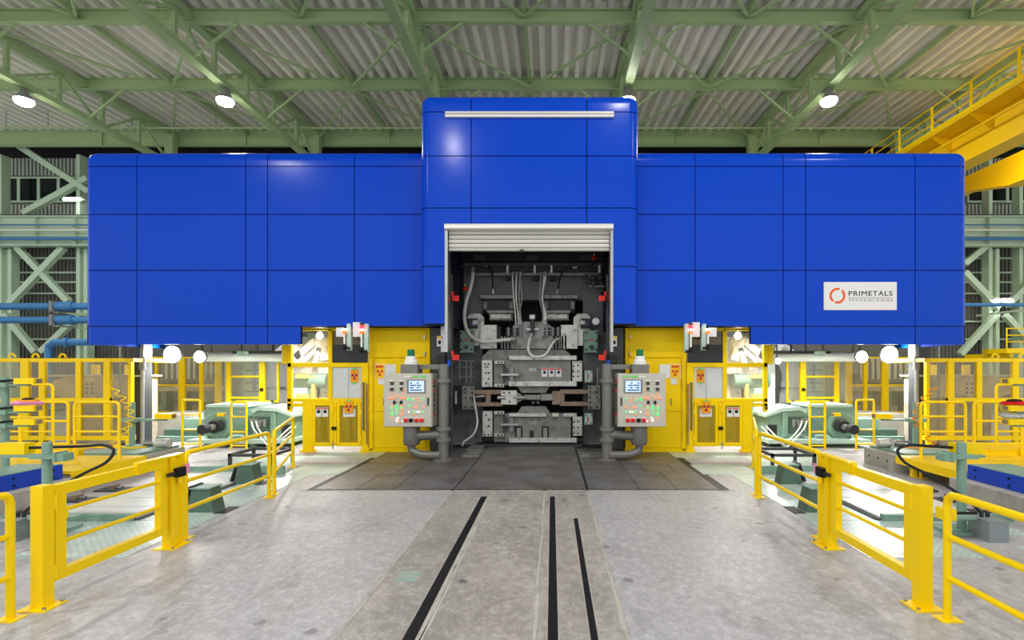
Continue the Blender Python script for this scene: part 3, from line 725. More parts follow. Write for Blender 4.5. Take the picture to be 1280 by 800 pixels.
# centre bracket and clamp rod
mpoly('centre_bracket', [(641,408),(648,402),(682,402),(690,409),(692,432),(692,436),(640,436),(640,420)], .15, .2, 'plate_mid')
MB().cyl(W(665.5,393,YM), W(665.5,418,YM), .06, 12).build('clamp_rod', 'dark_grey', ms, smooth=True)
mpart('clamp_head', 661.5, 393, 669, 399, -.08, .2, 'plate_light', .02); mpart('clamp_arm', 658, 410.5, 673, 412.5, -.04, .1, 'plate_light')
for a, b in ((632,652),(680,699)):
    for y in (411,415,418): MB().cyl(W(a,y,YM+.08), W(b,y,YM+.08), .02, 6).build('manifold_pipe', 'dark_grey', ms)
    for x in (a+2, (a+b)/2, b-3): mpart('manifold_fitting', x, 409, x+3, 420, .02, .08, 'mid_grey')
for x in range(626, 643, 4): mpart('cylinder_rod', x, 420, x+2.2, 436, .1, .1, 'mid_grey')
for x in range(690, 707, 4): mpart('cylinder_rod', x, 420, x+2.2, 436, .1, .1, 'mid_grey')
# chocks
def chock(y0, y1, up):
    mpart('chock', 617, y0, 714, y1, .1, .9, 'chock', .02)
    tp = (646,y1,652,y1+9,682,y1+9,688,y1) if up else (646,y0,652,y0-9,682,y0-9,688,y0)
    mpoly('chock_neck', [(tp[0],tp[1]),(tp[2],tp[3]),(tp[4],tp[5]),(tp[6],tp[7])], .12, .8, 'chock')
chock(449, 482, True); chock(517, 553, False)
mpoly('chock_shoulder', [(603,450),(603,445),(612,437),(706,437),(713,443),(714,450)], .2, .7, 'chock')
for y0, y1, segs in ((444.5,450,((636,721),)),(476.5,483,((636,721),)),(516.5,521,((636,683),(690,698.5),(704,721))),(547.5,553.5,((636,721),))):
    for a, b in segs: mpart('wear_bar', a, y0, b, y1, -.02, .12, 'plate_light', .01)
def bolted(nm, px0, py0, px1, py1, holes, dy=-.02, m='plate_light'):
    o = mpart(nm, px0, py0, px1, py1, dy, .15, m, .012)
    for hx, hy in holes:
        p = W(hx,hy,YM+dy); MB().cyl((p.x,YM+dy-.008,p.z),(p.x,YM+dy+.01,p.z),.026,8).build('bolt', 'black', o)
bolted('keeper_plate', 602, 450, 615.5, 484, ((606,455),(610.5,455),(607.5,466),(611,466),(611,473.5),(607.5,479.5)))
bolted('keeper_plate', 715.5, 451, 728, 477, ((717,457),(722.5,457),(717,464),(722.5,464),(717,470.5),(722.5,470.5)))
bolted('keeper_plate', 603, 514, 615.5, 546, ((607.5,519),(611,524.5),(611,532.5),(606,543.5),(610.5,543.5)))
bolted('keeper_plate', 716, 521, 728, 545, ((717.5,527.5),(722.5,527.5),(717.5,534.5),(722.5,534.5),(717.5,541.5),(722.5,541.5)))
for y in (451,480,514,542): bolted('lock_plate', 617.5, y, 630, y+4, ((623,y+2),(627,y+2)), -.05)
for y in (467, 529.5):
    mpart('latch_bar', 626, y, 648, y+2.5, -.08, .1, 'steel'); mpart('latch_post', 637.5, y-7, 641.5, y+10, -.03, .1, 'plate_mid')
    mpoly('latch_rib', [(630,y-12),(634,y-6),(634,y+6),(630,y+12),(629,y+12),(629,y-12)], .02, .08, 'dark_grey')
for a in (644,677): 
    mpart('pocket', a, 533, a+9, 548, .06, .1, 'dark'); mpart('pocket_post', a+2, 535, a+7, 548, .02, .1, 'plate_mid')
mpart('pocket', 662, 538.5, 667, 547, .06, .1, 'dark')
text_part('WS', 6.6*YM/F, (XX(665.8,YM+.08),YM+.092,ZZ(462.5,YM+.1)), 'white', ms, width=9.5*YM/F)
text_part('WS', 6.6*YM/F, (XX(665.8,YM+.08),YM+.092,ZZ(528.8,YM+.1)), 'plate_light', ms, width=9.5*YM/F)
for x in (677, 686, 694.7):
    pl = mpart('warning_placard', x, 460, x+7, 471, .085, .02, 'sign_white')
    MB().pbox(x+.5,460.4,x+6.5,462.4,YM+.079,.006).build('placard_header', 'print_red', pl)
    MB().pbox(x+2,463.6,x+5.2,467.2,YM+.079,.006).build('placard_symbol', 'print_black', pl)
# work roll guide arms
bolted('guide_block', 577, 483, 593, 512, ((582,486),(590,486),(582,491),(590,491),(582,497.5),(588,497.5),(582,509),(590,509)), -.05, 'plate_mid')
bolted('guide_block', 735, 482, 751, 512, ((738,485),(746,485),(738,490),(746,490),(737,497),(746,497),(738,503),(738,509),(746,509)), -.05, 'plate_mid')
mpart('guide_slot', 568.5, 489, 571, 505, -.05, .1, 'plate_light'); mpart('guide_end', 567, 482, 577, 512, .0, .3, 'dark'); mpart('guide_end', 751, 482, 760, 512, .0, .3, 'dark')
for y0, y1 in ((487.5,493),(503,508)):
    mpart('guide_rail', 593, y0, 628, y1, .0, .3, 'rust', .01); mpart('guide_rail', 700, y0-.5, 735, y1-.5, .0, .3, 'rust', .01)
bolted('guide_head', 626, 488, 646, 506, ((630,491),(637,491),(637,502),(643,497)), -.06, 'plate_light')
mpoly('guide_nose', [(646,490),(655,496),(655,499),(646,504)], -.03, .2, 'plate_mid')
mpart('guide_body', 655, 493.5, 676, 500, .05, .3, 'plate_mid', .02); mpart('guide_body', 676, 492.5, 692, 501, .0, .3, 'plate_mid', .02); mpart('guide_body', 690, 489, 706, 506, .02, .3, 'rust', .02)
mpart('guide_cross_piece', 607, 492, 613, 506, -.02, .2, 'rust')
MB().cyl(W(595,496,YM-.04), W(606,495,YM-.04), .045, 10).build('guide_pin', 'steel', ms, smooth=True)
MB().cyl(W(622,497,YM-.04), W(632,497,YM-.04), .06, 10).build('guide_pin', 'steel', ms, smooth=True)
MB().cyl(W(645,497,YM-.08), W(656,497,YM-.08), .04, 10).build('guide_pin', 'steel', ms, smooth=True)
for x in (666.5, 672.5): MB().cyl(W(x,503,YM+.1), W(x,503,YM+.3), .05, 10).build('roll_bolt', 'dark_grey', ms)
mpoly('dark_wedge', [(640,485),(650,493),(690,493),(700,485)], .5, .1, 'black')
for y0, y1 in ((463,478),(517,531)):
    g = mpart('junction_box', 731, y0, 741, y1, -.05, .15, 'mint', .015); MB().pbox(734,y0+4,735.5,y1-4,YM-.056,.006).build('box_label', 'print_red', g)
    for bx, by in ((733,y0+2),(739.5,y0+2),(733,y1-2),(739.5,y1-2)):
        p = W(bx,by,YM-.05); MB().cyl((p.x,YM-.06,p.z),(p.x,YM-.05,p.z),.02,6).build('bolt', 'dark', g)
# sill and bottom plates
mpart('sill_beam', 594, 556, 727, 562, -.15, .6, 'dark_grey'); mpart('sill_strip', 590, 562.5, 732, 563.5, -.2, .05, 'mid_grey')
for px0, py0, px1, py1 in ((586,557,604,563),(581,565,600,571),(724,566,753,571)):
    y0 = F*CH/(py1-VY); y1 = F*CH/(py0-VY)
    MB().box(XX(px0,(y0+y1)/2),XX(px1,(y0+y1)/2),y0,min(y1,14.9),0,.03).build('step_plate', 'plate_mid', ms)
# pipework across the header
for y, r, a, b in ((333.5,.03,572,757),(336.5,.045,592,750),(342.5,.05,592,748)): MB().cyl(W(a,y,YM+.15), W(b,y,YM+.15), r, 8).build('header_pipe', 'hose_grey' if y > 340 else 'dark_grey', ms, smooth=True)
for x in (634,668,689,749): mpart('pipe_clamp', x-1, 331.5, x+1.5, 341, .05, .1, 'white'); mpart('clamp_base', x-2, 341, x+6, 350, .2, .2, 'dark')
for pts, r in (([(566,336),(570,336),(572,345),(572,420)],.03),([(576,336),(567,339),(566,350),(566,440)],.045),([(737,343),(737,358),(765,358)],.035),([(752,343),(752,372)],.03),([(745,343),(745,357)],.03)):
    MB().tube([W(x,y,YM+.1) for x,y in pts], r, 6).build('riser_pipe', 'hose_grey' if r == .035 else 'dark_grey', ms, smooth=True)
for x, y in ((733,347),(741,347),(750,347),(742,354),(751,363),(735,352)): MB().lathe([(.01,-.06),(.07,-.05),(.09,0),(.07,.05),(.01,.06)], W(x,y,YM+.05), 10, 'y').build('valve_knob', 'dark_grey', ms, smooth=True)
for x0 in (574.5, 583, 588.5): MB().cyl(W(x0,452,YM), W(x0,478,YM), .02, 6).build('gauge_rod', 'hose_grey', ms)
for y in (451, 459, 471): MB().cyl(W(572,y,YM), W(592,y,YM), .018, 6).build('gauge_rod', 'mid_grey', ms)
for x0 in (747, 753): MB().cyl(W(x0,460,YM), W(x0,482,YM), .02, 6).build('gauge_rod', 'hose_grey', ms)
for x in (560.5, 564.5, 759.5, 762.5): MB().cyl((XX(x,13.6),13.6,.05),(XX(x,13.6),13.6,4.6),.035,8).build('jamb_pipe', 'dark_grey', ms, smooth=True)
for x in (561,):
    MB().box(XX(559,13.5),XX(562,13.5),13.4,13.6,ZZ(383,13.5),ZZ(362,13.5)).build('switch_box', 'mid_grey', ms); MB().box(XX(763,13.5),XX(766,13.5),13.4,13.6,ZZ(383,13.5),ZZ(362,13.5)).build('switch_box', 'mid_grey', ms)
# hoses: each can be unplugged, a thing of its own
def hose(pts, r, m, label, k=6, Y=YM, group=None):
    o = thing('hose', label, 'hose', W(pts[-1][0],pts[-1][1],Y-.1), group)
    P = smooth_path([W(q[0],q[1],(q[2] if len(q) > 2 else Y-.1)) for q in pts], k)
    MB().tube(P, r, 8).build('hose_body', m, o, smooth=True)
    for a, b in ((P[0],P[1]),(P[-1],P[-2])):
        d = (b-a).normalized(); MB().cyl(a-d*.03, a+d*.1, r*1.5, 8).build('end_fitting', 'steel', o, smooth=True)
    return o
hose([(590.5,336),(591,345),(588,360),(582.5,378),(580.5,396),(583,410),(589,420),(599,426),(612,427),(628,425),(643,424)], .05, 'hose_white', 'thick white hose hanging in a long curve beside the mill stand')
hose([(664,418),(661,428),(660.5,438),(665,444.5),(673,446),(682,443),(689,432),(694,425.5),(698,424)], .035, 'hose_white', 'white hose looping in front of the upper roll chock')
hose([(592,496),(594,508),(596,520),(596.5,530),(593,541),(586,548),(579,553),(577.5,561)], .03, 'hose_white', 'pair-thin white hose dropping from the roll guide to the floor')
hose([(606,331),(611,334),(615,341),(616,352),(616,366)], .025, 'rubber', 'black hose curving down to the bearing lintel near the thick white hose')
hose([(720,334),(710,335),(704,338),(699.5,350),(697,366)], .025, 'rubber', 'black hose curving down to the other bearing lintel, clear of white hoses')
for x0, xm, x1, l in ((641,642,644.5,'outermost thin hose in the bundle beside the thick white hose'),(645.5,645,648,'second thin hose in the bundle beside the thick white hose'),(650,648.5,651,'third thin hose in the bundle beside the thick white hose'),
                  (650.5,652.5,650,'innermost thin hose in the bundle beside the thick white hose'),(676,674.5,679,'innermost thin hose in the bundle beside the red tap'),(680,678,681,'middle thin hose in the bundle beside the red tap'),(682,677.5,682.5,'outermost thin hose in the bundle beside the red tap')):
    hose([(x0,341),(x0-.3,350),(xm,372),(x1-.6,390),(x1,404)], .022, 'hose_grey' if 'third' in l or 'inner' in l else 'hose_white', l, 5, YM, 'thin hoses hanging before the mill stand')
# red taps, lever flags and blue tags hung on the pipes at the sides
for x, y, l in ((581.5,361,'red tap handle beside the thick white hose'),(742.5,322.5,'red tap handle high near the shutter'),(562.5,512,'red round valve handle low beside the white floor hose'),(757.5,515,'red round valve handle low beside the mint junction boxes')):
    p = W(x,y,14.6); t = thing('tap', l, 'tap', p, 'red taps')
    MB().lathe([(.02,-.05),(.06,-.04),(.065,.02),(.03,.06)], p, 10).build('handle', 'red', t, smooth=True)
    MB().cyl(p+Vector((0,0,.05)), p+Vector((0,.0,.13)), .02, 6).build('stem', 'cardboard', t); MB().cyl(p, (p.x,15.6,p.z), .02, 6).build('spigot', 'dark_grey', t)
for mir, y, l in ((0,373,'red lever flag higher up beside the thick white hose'),(1,373,'red lever flag higher up beside the bent pipe'),(0,447,'red lever flag lower down above a blue tag near the thin gauge rods'),(1,447,'red lever flag lower down above a blue tag near the mint junction box')):
    f = (lambda x: 1322-x) if mir else (lambda x: x); Yf = 13.4; p = W(f(566),y,Yf)
    t = thing('lever_flag', l, 'lever', p, 'red lever flags')
    a, b = sorted((f(565.5),f(573.5))); MB().pbox(a,y-3.5,b,y+3.2,Yf,.03).build('flag', 'red_tag', t)
    a, b = sorted((f(564.5),f(567))); MB().pbox(a,y-8.5,b,y-3,Yf,.03).build('arm', 'red_tag', t)
    MB().cyl((p.x,Yf+.03,p.z),(p.x,Yf+.25,p.z),.03,8).build('spindle', 'dark_grey', t)
    if y > 400:
        a, b = sorted((f(559.5),f(563.5))); q = W((a+b)/2,454,Yf)
        MB().lathe([(.02,-.09),(.045,-.06),(.04,.04),(.02,.08)], q, 8).build('blue_tag', 'blue_tag', t, smooth=True)

# ================================================================== yellow cabinets, cages, consoles (measured on the plain side, then mirrored)
YC = 13.8
def on(side_label): return side_label
for mir, sl in SIDES:
    P = lambda nm, x0, y0, x1, y1, Y, th, m, par, c=0: MB().pbox(x0,y0,x1,y1,Y,th,c).build(nm, m, par, mir)
    # --- cabinet
    cab = thing('equipment_cabinet', 'tall yellow steel cabinet beside the opening, %s' % sl, 'cabinet', W(500,565,YC+.5), 'yellow cabinets', mir)
    P('body', 461, 410, 538, 564.5, YC+.06, 1.1, 'yellow_cab', cab)
    P('side_frame', 461, 448, 466.5, 563, YC-.02, .1, 'yellow_cab', cab, .01); P('side_frame', 533, 410, 537.5, 563, YC+.0, .1, 'yellow_cab', cab, .01)
    P('plinth', 460, 560.5, 538, 566, YC-.02, .6, 'yellow_cab', cab, .01)
    P('upper_door', 466.5, 412, 533, 447, YC+.01, .06, 'yellow_cab', cab, .012)
    d = P('door', 466.8, 448, 533, 560, YC+.01, .06, 'yellow_cab', cab, .012)
    P('inspection_panel', 467.5, 484, 528, 514, YC-.015, .03, 'yellow_cab', d, .008)
    for y in (421.5, 442.5):
        MB().bar(W(530,y+2,YC-.03), W(531.5,y-2.5,YC-.03), .03, .03).build('latch', 'steel', cab, mir)
    for y in (455, 476, 507, 540): P('hinge', 463, y, 465, y+7, YC-.05, .04, 'yellow', cab)
    for y in (508,): P('panel_catch', 479, y-10, 480.2, y-1, YC-.03, .02, 'pole_grey', d)
    # wall of notices
    n = P('radiation_notice', 468.8, 455.5, 480.5, 472.5, YC-.003, .015, 'sign_yellow', cab); P('notice_border', 468.2, 455, 481, 473, YC+.004, .008, 'sign_white', cab)
    P('notice_text', 470, 457, 479, 459.5, YC-.008, .006, 'print_red', n); c = W(474.8,465.5,YC-.004); trefoil((c.x,c.y,c.z), 4.2*YC/F, n, mir, 'print_red')
    P('paper_notice', 481.5, 455.5, 494.5, 472.5, YC-.003, .012, 'sign_white', cab); P('paper_notice', 472.5, 473.5, 480, 480.5, YC-.003, .012, 'sign_white', cab)
    # --- dark door post between cabinet and opening
    post = thing('opening_post', 'dark steel post between yellow cabinet and opening, %s' % sl, 'post', W(547,566,YC-.3), 'posts at the opening', mir)
    P('shaft', 538.3, 410, 556, 566, YC-.25, .7, 'dark_grey', post); P('flange', 551, 404, 556, 440, YC-.32, .07, 'steel', post)
    lb = P('caution_label', 546, 420, 553, 433, YC-.34, .02, 'sign_white', post); P('label_header', 546.4, 420.5, 552.6, 423.5, YC-.346, .006, 'sign_yellow', lb); P('label_symbol', 547.8, 425.5, 551, 430.5, YC-.346, .006, 'print_black', lb)
    P('sensor_block', 546, 444, 556, 455, YC-.4, .15, 'dark', post, .02)
    P('foot', 538, 562, 557, 567, YC-.35, .85, 'dark_grey', post)
    # --- guarded bay: frame, panes, twin gates
    bay = thing('guard_cage', 'yellow framed guard cage with twin mesh gates, %s' % sl, 'cage', W(410,566,YC), 'guard cages beside the cabinets', mir)
    Fp = lambda nm, x0, y0, x1, y1, dy=0, th=.1, m='yellow_cab', par=None: P(nm, x0, y0, x1, y1, YC+dy, th, m, par or bay, .008)
    Fp('top_rail', 371, 410, 460, 413.5); Fp('middle_rail', 359, 453.5, 460, 459); Fp('lower_rail', 359, 498, 455, 502.5)
    Fp('corner_post', 358.7, 431, 364, 512); Fp('mullion', 410, 411, 415, 453.5); Fp('mullion', 410, 459, 415, 498); Fp('end_post', 451.5, 459, 460.3, 566, -.02, .14); Fp('upper_stile', 371, 411, 375.5, 431)
    Fp('gate_post', 378, 502.5, 390, 566, -.02, .14); Fp('base_foot', 374.5, 563, 391, 566.5, -.06, .24); Fp('base_foot', 449, 563, 462, 566.5, -.06, .24)
    Fp('side_bracket', 352, 431, 358.7, 455, .02, .1)
    Fp('side_lug', 358.7, 504, 378, 508.5); Fp('side_lug', 358.7, 508.5, 363, 515)
    Fp('pane', 375.5, 411, 410, 453.5, .05, .015, 'pane_clear'); Fp('pane', 364, 459, 410, 498, .05, .015, 'pane_clear'); Fp('pane', 364, 431, 375.5, 453.5, .05, .015, 'pane_clear')
    Fp('brown_pane', 415, 411, 458, 432, .06, .015, 'pane_brown'); Fp('black_panel', 414.5, 431, 459, 453.5, .03, .05, 'panel_black')
    wp = Fp('grey_panel', 415, 459, 451.5, 498, .04, .05, 'panel_grey'); P('panel_seam', 435.5, 460, 435.9, 498, YC+.036, .01, 'mid_grey', wp)
    def rad(x0, y0, x1, y1, par, Y, tape):
        s = P('radiation_sign', x0, y0, x1, y1, Y-.012, .012, 'sign_orange', par)
        c = W((x0+x1)/2,(y0+y1)/2+.5,Y-.012); trefoil((c.x,c.y,c.z), (x1-x0)*.4*YC/F, s, mir)
        for q in tape: P('tape', (x0+x1)/2-2.7, q, (x0+x1)/2+2.7, q+2, Y-.018, .006, 'green_tape', s)
    rad(438, 462, 448, 478, bay, YC+.035, (460.3,477.6))
    gates = []
    for a, b in ((390,416),(420.5,451)):
        g = Fp('gate', a, 502.5, a+4, 558, -.03, .07)
        for q in ((b-4,502.5,b,558),(a+4,502.5,b-4,507),(a+4,553.5,b-4,558)): P('gate_rail', q[0], q[1], q[2], q[3], YC-.03, .07, 'yellow_cab', g, .006)
        P('mesh_infill', a+4, 507, b-4, 553.5, YC+.0, .02, 'pane_mesh', g); gates.append(g)
        for y in (512, 545): P('hinge', a-1.5 if a < 400 else b-.5, y, a+.3 if a < 400 else b+1.3, y+6, YC-.05, .04, 'yellow', g)
    P('gate_lap', 416.4, 503, 420.2, 557, YC-.04, .05, 'yellow_cab', gates[0], .006); P('gate_handle', 413, 508, 417, 515, YC-.09, .05, 'yellow', gates[0]); P('padlock', 414, 533.5, 419.5, 537.5, YC-.09, .06, 'black', gates[0], .01); P('drop_bolt', 415, 553, 416.5, 561, YC-.07, .03, 'steel', gates[0])
    for x in (394.5, 402.8):
        q = P('paper_notice', x, 509.5, x+7, 521, YC-.012, .012, 'sign_white', gates[0]); P('notice_mark', x+1.5, 512.5, x+5.5, 516.5, YC-.017, .005, 'print_black', q); P('notice_mark', x+.6, 510, x+6.4, 511.5, YC-.017, .005, 'print_red', q)
    P('paper_notice', 429, 511, 444, 521, YC-.01, .01, 'sign_white', gates[1]); rad(430.3, 501.5, 441.2, 516.5, gates[1], YC-.035, (499.7,))
    MB().cyl(W(454,480,YC-.07), W(454,538,YC-.07), .025, 8).build('grey_stay', 'pole_grey', bay, mir); MB().cyl(W(458.4,480,YC-.05), W(458.4,556,YC-.05), .015, 6).build('dark_stay', 'rust', bay, mir)
    MB().cyl(W(453,479,YC-.07), W(455.5,479,YC-.07), .03, 8).build('stay_cap', 'pole_grey', bay, mir)
    # --- tower lights on green posts
    for k, (x, yt, yb, pl, pt) in enumerate(((430.5,410.5,436,(420,409.5,430,420.8),(433,407,438.5,438)),(452,403,440,(441,402.8,451.5,421),(454.5,405,460,440)))):
        Yb = 13.15
        t = thing('signal_lamp', '%s signal lamp with white card under the wing, %s' % (('amber','red and white glowing')[k], sl), 'lamp', W(x,yt,Yb), 'signal lamps', mir)
        P('mounting_post', pt[0], pt[1], pt[2], pt[3], Yb, .1, 'mint', t, .01); P('hanger_plate', pt[0]+.5, 404.5, pt[2]-.5, pt[1]+4, Yb+.1, .05, 'mint', t); P('card', pl[0], pl[1], pl[2], pl[3], Yb-.01, .02, 'sign_white', t)
        c = W(x,0,Yb-.07); zz = lambda y: ZZ(y,Yb-.07)
        segs = ((yt,yt+3,'white_lamp'),(yt+3,yt+6.5,'orange_lens')) if k == 0 else ((yt,yt+3.5,'dark_grey'),(yt+3.5,yt+8,'red_lamp'),(yt+8,yt+10.5,'white_lamp'),(yt+10.5,yt+14,'orange_lens'))
        for a, b, m in segs: MB().cyl((c.x,c.y,zz(b)),(c.x,c.y,zz(a)-.004),.045,12).build('lens', m, t, mir, True)
        e = segs[-1][1]
        MB().cyl((c.x,c.y,zz(yb-5)),(c.x,c.y,zz(e)),.025,8).build('stem', 'white', t, mir, True)
        MB().lathe([(.03,.09),(.05,.06),(.06,0),(.04,-.05)], (c.x,c.y,zz(yb-4)-.05), 10).build('swivel', 'black', t, mir, True)
        MB().box(c.x-.05,c.x+.12,c.y,Yb+.05,zz(yb)-.02,zz(yb)+.05).build('bracket', 'dark', t, mir)
    # --- operator console on a swing arm
    Y0 = 12.4
    con = thing('control_console', 'beige operator console with lit buttons on swing arm, %s' % sl, 'console', W(520,577,Y0), 'operator consoles', mir)
    z = lambda y, Y=Y0: ZZ(y,Y); X = lambda x, Y=Y0: XX(x,Y)
    bx = MB().cham(X(479.8),X(539.4),Y0,Y0+.58,z(533.7),z(466.8),.015).build('cabinet', 'console', con, mir)
    yb = Y0-.012
    Q = lambda nm, x0, y0, x1, y1, m, dy=0, th=.02, par=None: MB().pbox(x0,y0,x1,y1,yb+dy,th,).build(nm, m, par or bx, mir)
    sc = Q('screen_bezel', 508.7, 474.5, 532, 491.5, 'mid_grey'); Q('screen', 511, 476, 530, 490, 'screen', -.006, .01, sc)
    for r in range(4): Q('screen_row', 512.3, 478+r*3, 515+(r*37 % 8), 479.4+r*3, 'screen_dark', -.009, .005, sc); Q('screen_row', 521, 478+r*3, 523.5+(r*23 % 5), 479.4+r*3, 'screen_dark', -.009, .005, sc)
    Q('name_strip', 504.5, 470, 513.5, 471.6, 'white'); Q('name_strip', 514, 469.5, 522.5, 472, 'green_tape'); Q('name_strip', 525, 469.5, 533, 472, 'green_tape')
    for x, y in ((489.5,479),(501.5,479),(489.5,486.5),(501.5,486)):
        sw = Q('selector_switch', x-2, y-1.7, x+2, y+2, 'dark_grey', -.03, .04); Q('switch_label', x-2.7, y-3.6, x+2.7, y-2.4, 'white', 0, .02, sw)
    rows = [(487,'go',(499.7,504.5)),(492.3,'oo',(490,503)),(495,'o',(496.5,)),(497.5,'oooooooo',(486,488.3,490.6,492.9,501,503,505,507)),
            (498.2,'goog',(510.8,516.5,523,528.5)),(501.7,'o',(523,)),(499.7,'gg',(510.3,516.2)),(507.6,'ogog',(490,495.5,502,511.5)),(509.5,'ggg',(489,495.5,501.8)),(509,'ooo',(517,520.5,529.5)),
            (512,'ggo',(489,496,502.5)),(515,'wgwgw',(511,517.5,521,528.5,524)),(516.5,'ggo',(489,495.5,502)),(518,'o',(517.5,)),(518.5,'go',(490,502)),(522.5,'ow',(489,497.5)),(524.5,'w',(495.5,)),(526.5,'wow',(496,498.5,503))]
    btn = {}
    for y, cols_, xs in rows:
        for ch, x in zip(cols_, xs):
            m = {'g':'led_green','o':'led_orange','w':'led_white'}[ch]
            p = W(x,y,yb)
            if (ch, mir) not in btn:
                o = MB().pbox(x-.9,y-.8,x+.9,y+.8,yb-.01,.03).build('push_button', m, bx, mir); btn[(ch,mir)] = (o, p)
            else:
                o, p0 = btn[(ch,mir)]; q = same(o, 'push_button', ((p0.x-p.x) if mir else (p.x-p0.x), 0, p.z-p0.z), bx)
    for x, m in ((507,'red'),(513.5,'black'),(520.5,'red'),(527,'red')):
        p = W(x,525.5,yb); k = MB().lathe([(.015,0),(.05,-.01),(.05,-.04),(.03,-.055),(.01,-.055)][::-1], (p.x,p.y+.02,p.z), 12, 'y').build('stop_button', m, bx, mir, True); Q('button_label', x-2.4, 521.6, x+2.4, 522.8, 'white', 0, .02, k)
    for x in (492.5, 501): Q('toggle', x-1.3, 501, x+1.3, 505, 'black', -.03, .04)
    Q('door_lock', 534, 497, 536, 507, 'dark_grey', -.01, .03)
    for k in range(8):                                     # switches on the side that faces the opening
        y = 477+k*6; MB().box(X(539.4)-.005,X(539.4)+.03,Y0+.2,Y0+.27,z(y)-.03,z(y)+.03).build('side_switch', ('red','dark_grey','red','dark_grey','dark_grey','dark_grey','dark_grey','red')[k], bx, mir)
    # arm, pole, swivels
    ya = Y0+.3
    MB().box(X(504.3,ya),X(525,ya),ya-.25,ya+.25,z(466.8),z(455.5)).build('upper_swivel', 'pole_grey', con, mir)
    b = MB().lathe([(.16,0),(.16,.07),(.13,.1),(.12,.2)], (X(513.7,ya),ya,z(455.5)), 16).build('beacon_base', 'white', con, mir, True)
    MB().lathe([(.085,.2),(.085,.33),(.07,.36),(.01,.365)], (X(513.7,ya),ya,z(455.5)), 14).build('beacon_lens', 'green_lens', b, mir, True)
    xp, yp = XX(554.5,12.6), 12.6
    MB().bar((X(523,ya),ya,z(458.5)),(xp,yp,z(458.5)),.13,.11).build('upper_arm', 'pole_grey', con, mir)
    MB().cyl((xp,yp,.02),(xp,yp,ZZ(455,yp)),.12,16).build('pole', 'pole_grey', con, mir, True)
    MB().cyl((xp-.13,yp+.35,.0),(xp-.13,yp+.35,ZZ(470,yp)),.035,10).build('conduit', 'hose_white', con, mir, True)
    for y in (476, 536, 549.5): MB().cyl((xp,yp,ZZ(y,yp)-.04),(xp,yp,ZZ(y,yp)+.05),.175,16).build('collar', 'pole_grey', con, mir, True)
    MB().cyl((xp,yp,0),(xp,yp,.05),.24,16).build('base_flange', 'pole_grey', con, mir, True)
    MB().lathe([(.17,-.02),(.2,.05),(.2,.42),(.19,.47)], (X(514.5,ya),ya,z(557.3)), 16).build('lower_swivel', 'pole_grey', con, mir, True)
    MB().cyl((X(520,ya),ya,z(547)),(xp,yp,ZZ(543,yp)),.12,12,.1).build('lower_arm', 'pole_grey', con, mir, True)
    MB().tube(smooth_path([(X(514.5,ya),ya,z(556)),(X(514.5,ya),ya,z(563)),(X(518,ya),ya-.02,z(567)),(X(530,ya),ya-.06,z(570.5)),(xp-.05,yp-.06,.13)],4),.095,10).build('cable_duct', 'pole_grey', con, mir, True)

# ================================================================== guard rails (measured on the plain side)
XF = -4.74
def railing(nm, label, pts, hs=(1.1,.73,.37), r=.033, mir=False, corner=True, endopen=False):
    t = thing(nm, label, 'railing', (pts[0][0],pts[0][1],0), 'yellow guard rails', mir)
    for i, (x,y) in enumerate(pts):
        if endopen and i == len(pts)-1: continue
        MB().cyl((x,y,0),(x,y,hs[0]-.08),r,12).build('post', 'yellow', t, mir, True)
        MB().box(x-.09,x+.09,y-.07,y+.07,0,.012).build('foot_plate', 'yellow', t, mir)
    for i in range(len(pts)-1):
        a, b = Vector((*pts[i],0)), Vector((*pts[i+1],0)); d = (b-a).normalized()
        for h in hs:
            if h == hs[0]:
                P = [a+Vector((0,0,h-.1)),a+Vector((0,0,h-.04))+d*.012,a+d*.05+Vector((0,0,h-.006)),a+d*.11+Vector((0,0,h)),b-d*.11+Vector((0,0,h)),b-d*.05+Vector((0,0,h-.006)),b+Vector((0,0,h-.04))-d*.012,b+Vector((0,0,h-.1))]
                MB().tube(P, r, 12).build('top_rail', 'yellow', t, mir, True)
            else: MB().cyl(a+Vector((0,0,h)), b+Vector((0,0,h)), r*.8, 10).build('mid_rail', 'yellow', t, mir, True)
    return t
